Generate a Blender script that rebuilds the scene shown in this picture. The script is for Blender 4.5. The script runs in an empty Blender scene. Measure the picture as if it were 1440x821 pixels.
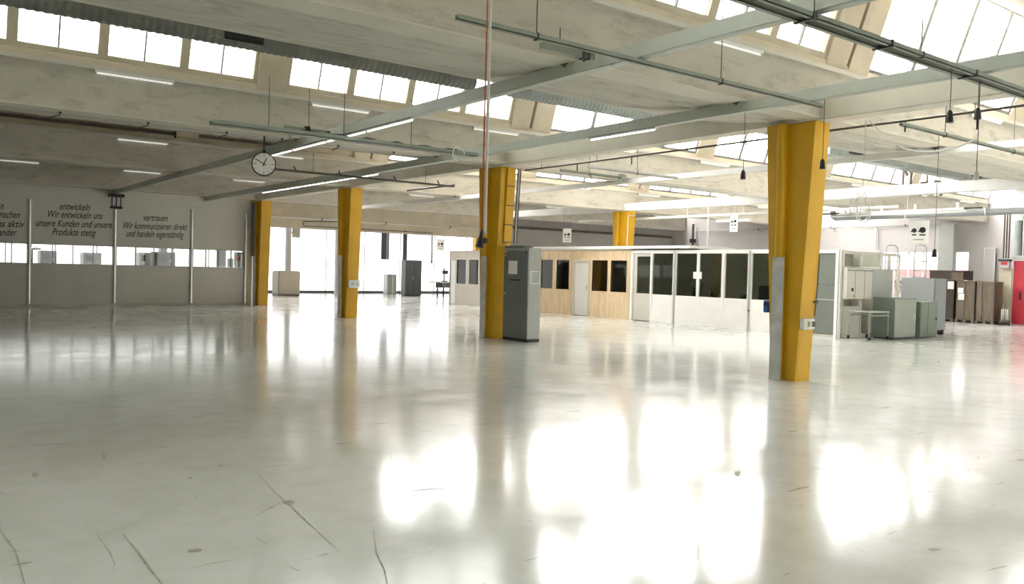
import bpy, bmesh, math, random
from mathutils import Vector, Matrix
random.seed(4)
S = bpy.context.scene
COL = S.collection
PI = math.pi

# ------------------------------------------------------------------ camera
YAW, PIT, ROL, F = math.radians(37.087), math.radians(1.5457), math.radians(1.4649), 1165.0
fw = Vector((math.sin(YAW)*math.cos(PIT), math.cos(YAW)*math.cos(PIT), -math.sin(PIT)))
r0 = Vector((math.cos(YAW), -math.sin(YAW), 0)); u0 = r0.cross(fw)
rt = math.cos(ROL)*r0 + math.sin(ROL)*u0
up = -math.sin(ROL)*r0 + math.cos(ROL)*u0
EYE = Vector((0, 0, 1.6))
cam_d = bpy.data.cameras.new('camera'); cam = bpy.data.objects.new('camera', cam_d); COL.objects.link(cam)
cam.matrix_world = Matrix(((rt.x, up.x, -fw.x, EYE.x), (rt.y, up.y, -fw.y, EYE.y), (rt.z, up.z, -fw.z, EYE.z), (0, 0, 0, 1)))
cam_d.sensor_width = 36; cam_d.lens = 36*F/1440; cam_d.clip_end = 400; cam_d.clip_start = .05
S.camera = cam

def ray(u, v): return rt*((u-720)/F) + up*((410.5-v)/F) + fw
def atX(u, v, x): d = ray(u, v); return EYE + d*(x/d.x)
def atY(u, v, y): d = ray(u, v); return EYE + d*(y/d.y)
def atZ(u, v, z=0): d = ray(u, v); return EYE + d*((z-1.6)/d.z)

# ------------------------------------------------------------------ materials
def nodes(name):
    m = bpy.data.materials.new(name); m.use_nodes = True
    nt = m.node_tree; b = nt.nodes['Principled BSDF']; return m, nt, b
def mat(name, col, rough=.6, metal=0, var=.12, scale=3.0, bump=0, spec=.5, stretch=None, col2=None):
    """a painted or raw surface with cloudy wear"""
    m, nt, b = nodes(name)
    b.inputs['Roughness'].default_value = rough; b.inputs['Metallic'].default_value = metal
    b.inputs['Specular IOR Level'].default_value = spec
    tc = nt.nodes.new('ShaderNodeTexCoord'); mp = nt.nodes.new('ShaderNodeMapping')
    if stretch: mp.inputs['Scale'].default_value = stretch
    nt.links.new(tc.outputs['Object'], mp.inputs['Vector'])
    n = nt.nodes.new('ShaderNodeTexNoise'); n.inputs['Scale'].default_value = scale; n.inputs['Detail'].default_value = 6; n.inputs['Roughness'].default_value = .62
    nt.links.new(mp.outputs['Vector'], n.inputs['Vector'])
    cr = nt.nodes.new('ShaderNodeValToRGB'); e = cr.color_ramp.elements
    c2 = col2 or tuple(c*(1-var*1.6) for c in col)
    e[0].position = .32; e[0].color = (*c2, 1); e[1].position = .68; e[1].color = (*[min(1, c*(1+var*.4)) for c in col], 1)
    nt.links.new(n.outputs['Fac'], cr.inputs['Fac']); nt.links.new(cr.outputs['Color'], b.inputs['Base Color'])
    if bump:
        bp = nt.nodes.new('ShaderNodeBump'); bp.inputs['Strength'].default_value = bump; bp.inputs['Distance'].default_value = .02
        nt.links.new(n.outputs['Fac'], bp.inputs['Height']); nt.links.new(bp.outputs['Normal'], b.inputs['Normal'])
    return m
def glass(name, tint, refl=.07):
    m, nt, b = nodes(name); nt.nodes.remove(b)
    t = nt.nodes.new('ShaderNodeBsdfTransparent'); t.inputs['Color'].default_value = (*tint, 1)
    g = nt.nodes.new('ShaderNodeBsdfGlossy'); g.inputs['Roughness'].default_value = .02
    lw = nt.nodes.new('ShaderNodeFresnel'); lw.inputs['IOR'].default_value = 1.3+refl*2
    mx = nt.nodes.new('ShaderNodeMixShader'); out = nt.nodes['Material Output']
    ge = nt.nodes.new('ShaderNodeNewGeometry'); ma = nt.nodes.new('ShaderNodeMath'); ma.operation = 'MULTIPLY_ADD'; ma.inputs[1].default_value = -1; ma.inputs[2].default_value = 1
    mu = nt.nodes.new('ShaderNodeMath'); mu.operation = 'MULTIPLY'
    nt.links.new(ge.outputs['Backfacing'], ma.inputs[0]); nt.links.new(ma.outputs[0], mu.inputs[0]); nt.links.new(lw.outputs[0], mu.inputs[1])
    nt.links.new(mu.outputs[0], mx.inputs[0]); nt.links.new(t.outputs[0], mx.inputs[1]); nt.links.new(g.outputs[0], mx.inputs[2])
    nt.links.new(mx.outputs[0], out.inputs['Surface'])
    return m
def emit(name, col, s):
    m, nt, b = nodes(name)
    b.inputs['Base Color'].default_value = (.9, .9, .9, 1); b.inputs['Emission Color'].default_value = (*col, 1); b.inputs['Emission Strength'].default_value = s
    return m

def concrete_mat(name, base, dark):
    m, nt, b = nodes(name); b.inputs['Roughness'].default_value = .85; b.inputs['Specular IOR Level'].default_value = .25
    tc = nt.nodes.new('ShaderNodeTexCoord')
    n1 = nt.nodes.new('ShaderNodeTexNoise'); n1.inputs['Scale'].default_value = .9; n1.inputs['Detail'].default_value = 8; n1.inputs['Roughness'].default_value = .7
    n2 = nt.nodes.new('ShaderNodeTexNoise'); n2.inputs['Scale'].default_value = 5; n2.inputs['Detail'].default_value = 9; n2.inputs['Roughness'].default_value = .75
    mp = nt.nodes.new('ShaderNodeMapping'); mp.inputs['Scale'].default_value = (.35, 1, 1)
    nt.links.new(tc.outputs['Object'], mp.inputs[0])
    for n in (n1, n2): nt.links.new(mp.outputs[0], n.inputs['Vector'])
    c1 = nt.nodes.new('ShaderNodeValToRGB'); e = c1.color_ramp.elements
    e[0].position = .3; e[0].color = (*dark, 1); e[1].position = .62; e[1].color = (*base, 1)
    nt.links.new(n1.outputs['Fac'], c1.inputs[0])
    c2 = nt.nodes.new('ShaderNodeValToRGB'); e = c2.color_ramp.elements
    e[0].position = .30; e[0].color = (.55, .53, .5, 1); e[1].position = .5; e[1].color = (1, 1, 1, 1)
    nt.links.new(n2.outputs['Fac'], c2.inputs[0])
    mx = nt.nodes.new('ShaderNodeMix'); mx.data_type = 'RGBA'; mx.blend_type = 'MULTIPLY'; mx.inputs[0].default_value = .8
    nt.links.new(c1.outputs[0], mx.inputs[6]); nt.links.new(c2.outputs[0], mx.inputs[7]); nt.links.new(mx.outputs[2], b.inputs['Base Color'])
    bp = nt.nodes.new('ShaderNodeBump'); bp.inputs['Strength'].default_value = .25; bp.inputs['Distance'].default_value = .02
    nt.links.new(n2.outputs['Fac'], bp.inputs['Height']); nt.links.new(bp.outputs[0], b.inputs['Normal'])
    return m

def floor_mat():
    m, nt, b = nodes('sealed_floor'); N = nt.nodes.new; L = nt.links.new
    tc = N('ShaderNodeTexCoord')
    def noise(scale, det, rough, sc=(1, 1, 1), rot=0, dist=0):
        mp = N('ShaderNodeMapping'); mp.inputs['Scale'].default_value = sc; mp.inputs['Rotation'].default_value = (0, 0, rot)
        L(tc.outputs['Object'], mp.inputs[0]); n = N('ShaderNodeTexNoise'); n.inputs['Scale'].default_value = scale
        n.inputs['Detail'].default_value = det; n.inputs['Roughness'].default_value = rough; n.inputs['Distortion'].default_value = dist
        L(mp.outputs[0], n.inputs['Vector']); return n.outputs['Fac']
    def ramp(v, p0, c0, p1, c1):
        r = N('ShaderNodeValToRGB'); e = r.color_ramp.elements
        e[0].position, e[0].color, e[1].position, e[1].color = p0, (*c0, 1), p1, (*c1, 1); L(v, r.inputs[0]); return r.outputs[0]
    def mul(a, c, f=1):
        x = N('ShaderNodeMix'); x.data_type = 'RGBA'; x.blend_type = 'MULTIPLY'; x.inputs[0].default_value = f; L(a, x.inputs[6]); L(c, x.inputs[7]); return x.outputs[2]
    big = ramp(noise(.22, 6, .6), .35, (.56, .575, .55), .65, (.66, .675, .655))
    fine = ramp(noise(2.5, 9, .7), .3, (.88, .87, .83), .55, (1, 1, 1))
    brown = ramp(noise(.13, 5, .65), .62, (1, 1, 1), .78, (.86, .78, .66))
    # scuffs: short dark dashes along the travel directions
    s1 = ramp(noise(6.5, 4, .55, (.35, 2.0, 1), .5, .4), .29, (.66, .63, .57), .325, (1, 1, 1))
    s2 = ramp(noise(5.0, 5, .6, (2.2, .35, 1), .25, .6), .275, (.62, .59, .53), .31, (1, 1, 1))
    col = mul(mul(mul(mul(big, fine, .9), brown), s1), s2)
    L(col, b.inputs['Base Color'])
    r = N('ShaderNodeMapRange'); L(noise(1.3, 6, .65), r.inputs[0]); r.inputs[1].default_value = .3; r.inputs[2].default_value = .7
    r.inputs[3].default_value = .095; r.inputs[4].default_value = .17; L(r.outputs[0], b.inputs['Roughness'])
    b.inputs['Specular IOR Level'].default_value = .62
    bp = N('ShaderNodeBump'); bp.inputs['Strength'].default_value = .03; bp.inputs['Distance'].default_value = .02
    L(noise(1.7, 3, .5), bp.inputs['Height']); L(bp.outputs[0], b.inputs['Normal'])
    return m

def wood_mat(name, c1, c2):
    m, nt, b = nodes(name); b.inputs['Roughness'].default_value = .55
    tc = nt.nodes.new('ShaderNodeTexCoord'); mp = nt.nodes.new('ShaderNodeMapping'); mp.inputs['Scale'].default_value = (6, 6, .6)
    n = nt.nodes.new('ShaderNodeTexNoise'); n.inputs['Scale'].default_value = 1.6; n.inputs['Detail'].default_value = 8; n.inputs['Distortion'].default_value = 1.2
    cr = nt.nodes.new('ShaderNodeValToRGB'); e = cr.color_ramp.elements; e[0].position = .35; e[0].color = (*c1, 1); e[1].position = .65; e[1].color = (*c2, 1)
    nt.links.new(tc.outputs['Object'], mp.inputs[0]); nt.links.new(mp.outputs[0], n.inputs['Vector']); nt.links.new(n.outputs['Fac'], cr.inputs[0]); nt.links.new(cr.outputs[0], b.inputs['Base Color'])
    return m

M = dict(
    floor=floor_mat(),
    concrete=concrete_mat('ceiling_concrete', (.60, .575, .51), (.50, .48, .425)),
    face=concrete_mat('gutter_concrete', (.60, .57, .50), (.50, .475, .41)),
    cream=mat('cream_paint', (.62, .55, .43), .6, var=.1, scale=2),
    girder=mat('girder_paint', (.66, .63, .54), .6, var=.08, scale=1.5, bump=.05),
    rail=mat('runway_paint', (.52, .55, .49), .42, var=.08, scale=1.2),
    railwhite=mat('girder_and_lit_rail_white', (.74, .75, .74), .4, var=.05),
    yellow=mat('yellow_paint', (.68, .385, .008), .45, var=.09, scale=1.3, bump=.05),
    galv=mat('galvanised_steel', (.66, .67, .66), .42, .35, var=.15, scale=4),
    alu=mat('aluminium', (.78, .78, .76), .3, .85, var=.06),
    duct=mat('duct_sheet', (.20, .205, .19), .5, .35, var=.15, scale=2),
    ductblue=mat('blue_grey_duct', (.27, .31, .30), .5, .2, var=.1, scale=2),
    black=mat('black_plastic', (.018, .018, .017), .5, var=.1),
    darkpipe=mat('dark_pipe', (.10, .085, .065), .5, .2, var=.2),
    greenmetal=mat('green_grey_tray', (.30, .34, .28), .5, .2, var=.12),
    white=mat('white_panel', (.92, .92, .905), .45, var=.03),
    offwhite=mat('grey_white_panel', (.62, .60, .54), .55, var=.05, scale=1.2),
    partition=mat('partition_paint', (.72, .71, .65), .6, var=.05, scale=.8),
    doorwhite=mat('door_lacquer', (.70, .70, .67), .45, var=.03),
    ply=wood_mat('birch_plywood', (.66, .49, .30), (.80, .64, .43)),
    creampanel=mat('cream_panel', (.46, .415, .35), .55, var=.05),
    cabgrey=mat('cabinet_shaded_front', (.155, .175, .165), .45, var=.06, scale=1.5),
    cabside=mat('cabinet_side_grey', (.40, .42, .39), .45, var=.05),
    machgrey=mat('machine_grey', (.29, .31, .315), .45, var=.05),
    greypanel=mat('dim_grey_panel', (.16, .18, .155), .5, var=.05),
    barmetal=mat('glazing_bar_metal', (.24, .24, .23), .5, .2),
    machgreen=mat('machine_green', (.20, .245, .205), .5, var=.08),
    machgreenlt=mat('machine_green_light', (.34, .375, .32), .5, var=.06),
    cardboard=mat('brown_board', (.17, .13, .09), .8, var=.25, scale=5, stretch=(1, 4, .35)),
    darkboard=mat('dark_brown_board', (.055, .040, .030), .7, var=.2),
    timber=wood_mat('pallet_timber', (.09, .07, .052), (.15, .122, .09)),
    paper=mat('paper', (.82, .82, .78), .8, var=.03),
    ink=mat('ink', (.03, .03, .035), .7, var=.05),
    ink2=mat('handwriting_ink', (.055, .05, .045), .7, var=.05),
    red=mat('red_paint', (.42, .025, .04), .45, var=.06),
    beige=mat('beige_panel', (.50, .46, .34), .6, var=.07),
    wallgrey=mat('grey_wall', (.40, .38, .36), .75, var=.07, scale=.8),
    wallwhite=mat('white_wall', (.52, .495, .49), .75, var=.05, scale=.8),
    brick=mat('pink_render', (.50, .34, .34), .8, var=.2, scale=2),
    darkroof=mat('roof_tiles', (.30, .17, .16), .8, var=.3, scale=6),
    blue=mat('blue_plastic', (.03, .14, .42), .45, var=.05),
    orange=mat('orange_hose', (.55, .12, .03), .5, var=.1),
    whitepl=mat('white_plastic', (.80, .80, .78), .4, var=.03),
    cable=mat('cable_sheath', (.50, .48, .42), .55, var=.05),
    darkgrey=mat('anthracite', (.075, .078, .085), .45, var=.1),
    plant=mat('plant_green', (.05, .09, .035), .6, var=.3, scale=9),
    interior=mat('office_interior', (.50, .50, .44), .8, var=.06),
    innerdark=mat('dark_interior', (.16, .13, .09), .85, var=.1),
    scuff=mat('scuff', (.34, .32, .275), .6, var=.3, scale=12),
    roofpane=glass('roof_glass', (.905, .893, .882)),
    roofpane_dull=glass('dull_roof_glass', (.425, .435, .415)),  # darker tint than the other roof panes, passes less daylight
    pane=glass('office_glass', (.80, .82, .78), .10),
    film=glass('filmed_glass', (.25, .25, .245)),
    gateglass=glass('gate_glass', (.45, .45, .44)),
    farglass=glass('far_glass', (.30, .30, .30)),
    sidefilm=glass('tinted_glass', (.32, .31, .31)),
    clear=glass('clear_glass', (.93, .95, .95)),
    tube=emit('fluorescent_tube', (1, .98, .92), .36),
    stripe=emit('strip_lamp_tube', (1, 1, .97), 2.5),
)

# ------------------------------------------------------------------ mesh helpers
class MB:
    def __init__(s): s.bm = bmesh.new()
    def box(s, x0, x1, y0, y1, z0, z1, bev=0):
        r = bmesh.ops.create_cube(s.bm, size=1)
        for v in r['verts']:
            v.co = Vector(((x0+x1)/2+v.co.x*(x1-x0), (y0+y1)/2+v.co.y*(y1-y0), (z0+z1)/2+v.co.z*(z1-z0)))
        if bev:
            es = {e for v in r['verts'] for e in v.link_edges}
            bmesh.ops.bevel(s.bm, geom=list(es), offset=bev, segments=2, affect='EDGES')
        return s
    def hull8(s, lo, hi):
        """lo, hi: four points each, same winding"""
        a = [s.bm.verts.new(p) for p in lo]; b = [s.bm.verts.new(p) for p in hi]
        s.bm.faces.new(a[::-1]); s.bm.faces.new(b)
        for i in range(4): s.bm.faces.new((a[i], a[(i+1) % 4], b[(i+1) % 4], b[i]))
        return s
    def prism(s, prof, axis, c0, c1):
        """prof: 2-D polygon; axis 'x' -> (y,z), 'y' -> (x,z), 'z' -> (x,y)"""
        f = {'x': lambda p, c: (c, p[0], p[1]), 'y': lambda p, c: (p[0], c, p[1]), 'z': lambda p, c: (p[0], p[1], c)}[axis]
        a = [s.bm.verts.new(f(p, c0)) for p in prof]; b = [s.bm.verts.new(f(p, c1)) for p in prof]
        s.bm.faces.new(a); s.bm.faces.new(b[::-1]); n = len(prof)
        for i in range(n): s.bm.faces.new((a[i], b[i], b[(i+1) % n], a[(i+1) % n]))
        return s
    def tube(s, pts, r, n=8, closed=False, radii=None):
        pts = [Vector(p) for p in pts]; rings = []; N = len(pts)
        prev = None
        for i, p in enumerate(pts):
            if closed: t = pts[(i+1) % N]-pts[i-1]
            else: t = pts[min(i+1, N-1)]-pts[max(i-1, 0)]
            t.normalize()
            if prev is None:
                a = Vector((0, 0, 1)) if abs(t.z) < .9 else Vector((1, 0, 0)); u = t.cross(a).normalized()
            else:
                u = (prev-t*prev.dot(t)); u = u.normalized() if u.length > 1e-6 else t.orthogonal().normalized()
            prev = u; w = t.cross(u); rr = radii[i] if radii else r
            rings.append([s.bm.verts.new(p+(u*math.cos(2*PI*k/n)+w*math.sin(2*PI*k/n))*rr) for k in range(n)])
        for i in range(N if closed else N-1):
            A, B = rings[i], rings[(i+1) % N]
            for k in range(n): s.bm.faces.new((A[k], A[(k+1) % n], B[(k+1) % n], B[k]))
        if not closed: s.bm.faces.new(rings[0][::-1]); s.bm.faces.new(rings[-1])
        return s
    def disc(s, c, nrm, r, th, n=32):
        c = Vector(c); nrm = Vector(nrm).normalized(); return s.tube([c-nrm*th/2, c+nrm*th/2], r, n)
    def poly(s, pts):
        s.bm.faces.new([s.bm.verts.new(p) for p in pts]); return s
    def wall(s, axis, c0, c1, u0, u1, z0, z1, holes=()):
        """a slab normal to axis between c0 and c1, with rectangular holes (ua,ub,za,zb)"""
        us = sorted({u0, u1, *[min(max(h[i], u0), u1) for h in holes for i in (0, 1)]})
        for a, b in zip(us, us[1:]):
            m = (a+b)/2; z = z0
            for h in sorted((h for h in holes if h[0] < m < h[1]), key=lambda h: h[2]):
                if h[2] > z+1e-4: s._w(axis, c0, c1, a, b, z, h[2])
                z = max(z, h[3])
            if z < z1-1e-4: s._w(axis, c0, c1, a, b, z, z1)
        return s
    def _w(s, axis, c0, c1, a, b, z0, z1):
        return s.box(c0, c1, a, b, z0, z1) if axis == 'x' else s.box(a, b, c0, c1, z0, z1)
    def build(s, name, m, parent=None, loc=None, smooth=False, rot=None):
        bmesh.ops.recalc_face_normals(s.bm, faces=s.bm.faces[:])
        me = bpy.data.meshes.new(name); s.bm.to_mesh(me); s.bm.free()
        me.materials.append(M[m])
        if smooth:
            for p in me.polygons: p.use_smooth = True
            try: me.set_sharp_from_angle(angle=math.radians(40))
            except Exception: pass
        o = bpy.data.objects.new(name, me); COL.objects.link(o)
        if parent: o.parent = parent
        if loc: o.location = loc
        if rot: o.rotation_euler = rot
        return o

def tag(o, label, cat, group=None, kind=None):
    o['label'] = label; o['category'] = cat
    if group: o['group'] = group
    if kind: o['kind'] = kind
    return o
def thing(name, label, cat, loc=(0, 0, 0), rz=0, group=None, kind=None):
    o = bpy.data.objects.new(name, None); COL.objects.link(o); o.location = loc; o.rotation_euler = (0, 0, rz)
    o.empty_display_size = .1
    return tag(o, label, cat, group, kind)
def struct(o): o['kind'] = 'structure'; return o
def dup(src, loc=None, label=None, rz=None):
    c = src.copy(); COL.objects.link(c)
    if loc is not None: c.location = loc
    if rz is not None: c.rotation_euler = (0, 0, rz)
    if label: c['label'] = label
    for ch in src.children:
        d = ch.copy(); COL.objects.link(d); d.parent = c
        for g in ch.children:
            e = g.copy(); COL.objects.link(e); e.parent = d
    return c
ORD = ['first', 'second', 'third', 'fourth', 'fifth', 'sixth', 'seventh', 'eighth', 'ninth', 'tenth', 'eleventh', 'twelfth']

# ------------------------------------------------------------------ the hall: sizes
X0, X1 = -10.0, 35.0            # side walls
Y0, YP, Y1 = -10.0, 31.4, 44.0  # wall behind the viewer, partition line, far glass wall
PITCH = 7.83
def YK(k): return 7.22+PITCH*k
SILL, LEDGE, SOF, RIDGE, LEAN = 4.87, 4.70, 4.0, 6.5, .34

fl = struct(MB().box(X0-.5, X1+.5, Y0-.5, Y1+.5, -.2, 0).build('floor', 'floor'))

# roof shells, gutters, glazing
STRUTS = [(-5.7, .5), (0.0, .5), (5.65, .54), (11.75, 1.14), (17.8, .7), (23.3, 1.1), (29.0, .54)]
EDGES = [X0] + [e for c, w in STRUTS for e in (c-w/2, c+w/2)] + [X1]
SEGS = [(EDGES[i], EDGES[i+1]) for i in range(0, len(EDGES), 2)]
wn = tn = 0
SHELL = [(.35, 4.0), (.80, 4.015), (.82, 4.0), (.86, 4.0), (.88, 4.02), (1.5, 4.085), (2.2, 4.21), (3.2, 4.46), (4.4, 4.82), (5.6, 5.38), (6.6, 6.0), (7.28, 6.56)]
proto_win = {}
def window(k, xa, xb, dull, sash):
    """one roof light: frame, glass and a centre bar"""
    global wn
    key = (round(xb-xa, 3), dull, sash); y = YK(k); wn += 1
    if key in proto_win:
        o = dup(proto_win[key], (xa, y, SILL)); o.name = 'window_%d' % wn
        return
    w = xb-xa; Lz = math.hypot(RIDGE-SILL, LEAN*(RIDGE-SILL)); rx = math.atan(LEAN)
    b = .075 if sash else .05
    f = MB().wall('y', -.04, .05, 0, w, 0, Lz, [(b, w-b, b*1.2, Lz-b)])
    o = struct(f.build('window_%d' % wn, 'cream' if sash else 'barmetal', None, (xa, y, SILL), rot=(rx, 0, 0)))
    MB().box(b, w-b, 0, .006, b, Lz-b).build('pane', 'roofpane_dull' if dull else 'roofpane', o)
    if sash: MB().box(w/2-.012, w/2+.012, -.02, .02, b, Lz-b).build('glazing_bar', 'barmetal', o)
    proto_win[key] = o
for k in range(-1, 5):
    y = YK(k)
    tops = [(y+t, z) for t, z in SHELL]; over = [(y+t-.03, z+.14) for t, z in SHELL[::-1]]
    struct(MB().prism(tops+over[:-1]+[(y+.35, 4.35)], 'x', X0, X1).build('ceiling', 'concrete'))
    struct(MB().prism([(y-.05, SOF), (y-.05, LEDGE), (y+.02, LEDGE), (y+.02, SILL-.12), (y+.35, SILL-.12), (y+.35, SOF)], 'x', X0, X1).build('gutter_beam', 'face'))
    tn += 1
    struct(MB().box(X0, X1, y-.055, y+.33, SOF-.02, SOF-.0005).build('trim_%d' % tn, 'girder'))  # added paler strip, floor light on the soffit edge put into colour
    tn += 1
    t = struct(MB().prism([(y-.06, SILL-.13), (y-.06, SILL-.02), (y+.06, SILL+.01), (y+.1, SILL+.01), (y+.1, SILL-.13)], 'x', X0, X1).build('trim_%d' % tn, 'cream'))
    tn += 1
    struct(MB().prism([(y-.03, LEDGE+.05), (y-.03, SILL-.135), (y+.02, SILL-.135), (y+.02, LEDGE+.05)], 'x', X0, X1).build('trim_%d' % tn, 'cream'))
    for c, w in STRUTS:
        tn += 1
        P = lambda z, d: y-LEAN*(z-SILL)+d
        b = MB()
        halves = [(c-w/2, c+w/2)] if w < .8 else [(c-w/2, c-.06), (c+.02, c+w/2)]
        for a, e in halves:
            b.hull8([(a, P(SILL-.1, .12), SILL-.1), (a, P(SILL-.1, -.09), SILL-.1), (e, P(SILL-.1, -.09), SILL-.1), (e, P(SILL-.1, .12), SILL-.1)],
                    [(a, P(RIDGE, .12), RIDGE), (a, P(RIDGE, -.09), RIDGE), (e, P(RIDGE, -.09), RIDGE), (e, P(RIDGE, .12), RIDGE)])
        if w >= .8: b.hull8([(c-.06, P(SILL-.1, .12), SILL-.1), (c-.06, P(SILL-.1, .05), SILL-.1), (c+.02, P(SILL-.1, .05), SILL-.1), (c+.02, P(SILL-.1, .12), SILL-.1)],
                    [(c-.06, P(RIDGE, .12), RIDGE), (c-.06, P(RIDGE, .05), RIDGE), (c+.02, P(RIDGE, .05), RIDGE), (c+.02, P(RIDGE, .12), RIDGE)])
        struct(b.build('trim_%d' % tn, 'cream'))
    for a, e in SEGS:
        if k >= 3 and e < 12 or k == 2 and e < 12:
            tn += 1                       # these lights are boarded over
            P = lambda z, d: y-LEAN*(z-SILL)+d
            struct(MB().hull8([(a, P(SILL, .08), SILL), (a, P(SILL, 0), SILL), (e, P(SILL, 0), SILL), (e, P(SILL, .08), SILL)],
                              [(a, P(RIDGE, .08), RIDGE), (a, P(RIDGE, 0), RIDGE), (e, P(RIDGE, 0), RIDGE), (e, P(RIDGE, .08), RIDGE)]).build('trim_%d' % tn, 'cream'))
            continue
        n = max(1, round((e-a)/1.28)); w = (e-a)/n
        for i in range(n): window(k, a+i*w, a+(i+1)*w, e < 12, e < 12)
# roof over the strip before the first gutter
struct(MB().box(X0, X1, Y0, YK(-1)+.1, 4.4, 4.55).build('ceiling', 'concrete'))
struct(MB().box(X0, X1, YK(4)+7.3, Y1+.5, 4.2, 6.7).build('ceiling', 'concrete')) if YK(4)+7.3 < Y1 else None

# outer walls
FWN = [(9, 30, .8, 3.6)]
struct(MB().wall('y', Y0-.3, Y0, X0-.3, X1+.3, 0, 7, FWN).build('wall_front', 'wallgrey'))
struct(MB().wall('x', X0-.3, X0, Y0, Y1, 0, 7).build('wall_side', 'wallgrey'))
RW = [(15.68, 19.45, .95, 2.80)]
wr = struct(MB().wall('x', X1, X1+.3, Y0, Y1, 0, 7, RW).build('wall_right', 'wallwhite'))
def big_window(axis, c, u0, u1, z0, z1, n, frame='whitepl', rows=1, pane='clear'):
    global wn
    wn += 1
    f = MB(); t = .05
    cells = []
    w = (u1-u0)/n; hgt = (z1-z0)/rows
    for i in range(n):
        for j in range(rows): cells.append((u0+i*w+t/2, u0+(i+1)*w-t/2, z0+j*hgt+t/2, z0+(j+1)*hgt-t/2))
    f.wall(axis, c-.04, c+.04, u0, u1, z0, z1, cells)
    o = struct(f.build('window_%d' % wn, frame))
    for a, b, z, zz in cells: MB()._w(axis, c-.004, c+.004, a, b, z, zz).build('pane', pane, o)
    return o
big_window('x', X1+.1, 15.68, 19.45, .95, 2.80, 6, 'whitepl', 1, 'sidefilm')
big_window('y', Y0-.15, 9, 30, .8, 3.6, 12, 'whitepl', 1, 'gateglass')
# far glass wall
struct(MB().wall('y', Y1, Y1+.3, X0, X1, 0, 7, [(X0+.4, 34.4, .12, 3.75)]).build('wall_far', 'wallwhite'))
big_window('y', Y1+.1, X0+.4, 15.2, .12, 3.75, 14, 'whitepl', 1, 'film')
big_window('y', Y1+.1, 15.2, 34.4, .12, 3.75, 8, 'whitepl', 1, 'farglass')
struct(MB().box(X0+.4, 34.4, Y1-.08, Y1, 0, .11).build('baseboard_far', 'darkgrey'))
# neighbouring building outside the side windows
ob = thing('neighbour_building', 'pinkish house with tiled roof seen through the side windows beside the grey duct', 'building', (47, 18, -.2))
MB().box(0, 6, -14, 12, 0, 1.75).build('house_wall', 'brick', ob)
MB().prism([(-.5, 1.75), (3, 2.45), (6.5, 1.75)], 'y', -14.3, 12.3).build('roof', 'darkroof', ob)
og = struct(MB().box(X1+.4, 70, -25, 60, -.6, -.22).build('ground_outside', 'wallwhite'))

# back wall with the opening, beyond the columns
struct(MB().wall('y', YP, YP+.25, 11.52, X1, 0, 7, [(11.52, 22.25, -1, 3.02)]).build('wall_back', 'wallgrey'))
lt = struct(MB().box(11.52, 22.25, YP-.03, YP, 3.02, 4.0).build('trim_%d' % (tn+1), 'cream')); tn += 1

# writing wall: partition with a window strip
SZ0, SZ1 = 1.385, 2.07
PX = [10.93]+[8.94-2.59*i for i in range(8)]
holes = [(PX[i+1]+.05, PX[i]-.05, SZ0, SZ1) for i in range(8)]
wl = struct(MB().wall('y', YP, YP+.08, X0, 11.5, 0, 3.57, holes).build('wall_left', 'partition'))
MB().box(X0, 11.5, YP+.0, YP+.08, 3.58, 7).build('upper_panel', 'partition', wl)
MB().box(X0, 11.5, YP-.02, YP, 0, .07).build('skirting', 'offwhite', wl)
for i, x in enumerate(PX):
    b = MB(); b.tube([(x, YP-.02, .08), (x, YP-.02, 3.5)], .06, 12)
    b.build('post', 'alu', wl, smooth=True)
for i in range(8):
    a, b_ = PX[i+1]+.05, PX[i]-.05
    f = MB().wall('y', YP-.012, YP+.09, a, b_, SZ0, SZ1, [(a+.02+j*(b_-a-.02)/4, a+(j+1)*(b_-a-.02)/4, SZ0+.03, SZ1-.03) for j in range(4)])
    f.build('window_frame', 'offwhite', wl)
    MB().box(a, b_, YP+.03, YP+.036, SZ0+.02, SZ1-.02).build('window_pane', 'clear', wl)
# sheets taped to the last pane
for xa, xb, za, zb, m in ((9.86, 10.22, 1.42, 2.04, 'machgrey'), (10.28, 10.5, 1.42, 1.75, 'machgrey'), (10.52, 10.86, 1.42, 2.0, 'offwhite')):
    tag(MB().box(xa, xb, YP+.045, YP+.05, za, zb).build('notice_sheet', m), {9.86: 'tall grey sheet taped inside the window strip', 10.28: 'small grey sheet taped between two others in window strip', 10.52: 'pale sheet with orange picture at end of window strip'}[xa], 'notice', 'sheets in the window strip')
MB().box(.05, .27, -.003, 0, .26, .42).build('picture', 'orange', bpy.data.objects['notice_sheet.002'], (10.52, YP+.045, 1.42))

def lettering(txt, u, v, wpx, parent, y=YP-.004, tilt=.02):
    """handwritten line centred on a point of the wall and wpx wide in the photo"""
    a, b = atY(u-wpx/2, v, y), atY(u+wpx/2, v, y); c = (a+b)/2
    cu = bpy.data.curves.new('lettering', 'FONT'); cu.body = txt; cu.align_x = 'CENTER'; cu.align_y = 'CENTER'; cu.size = .335; cu.shear = .38; cu.space_character = 1.0; cu.extrude = .001; cu.offset = .003
    o = bpy.data.objects.new('lettering', cu); COL.objects.link(o); bpy.context.view_layer.update()
    w = o.dimensions.x; s = (b.x-a.x)/max(w, 1e-3); sy = 1.0
    me = o.to_mesh(); m2 = me.copy(); o.to_mesh_clear(); bpy.data.objects.remove(o)
    m2.materials.clear(); m2.materials.append(M['ink2'])
    o = bpy.data.objects.new('lettering', m2); COL.objects.link(o)
    o.location = (c.x, y, c.z); o.rotation_euler = (PI/2, -tilt, 0); o.scale = (s, sy, 1); o.parent = parent
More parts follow.
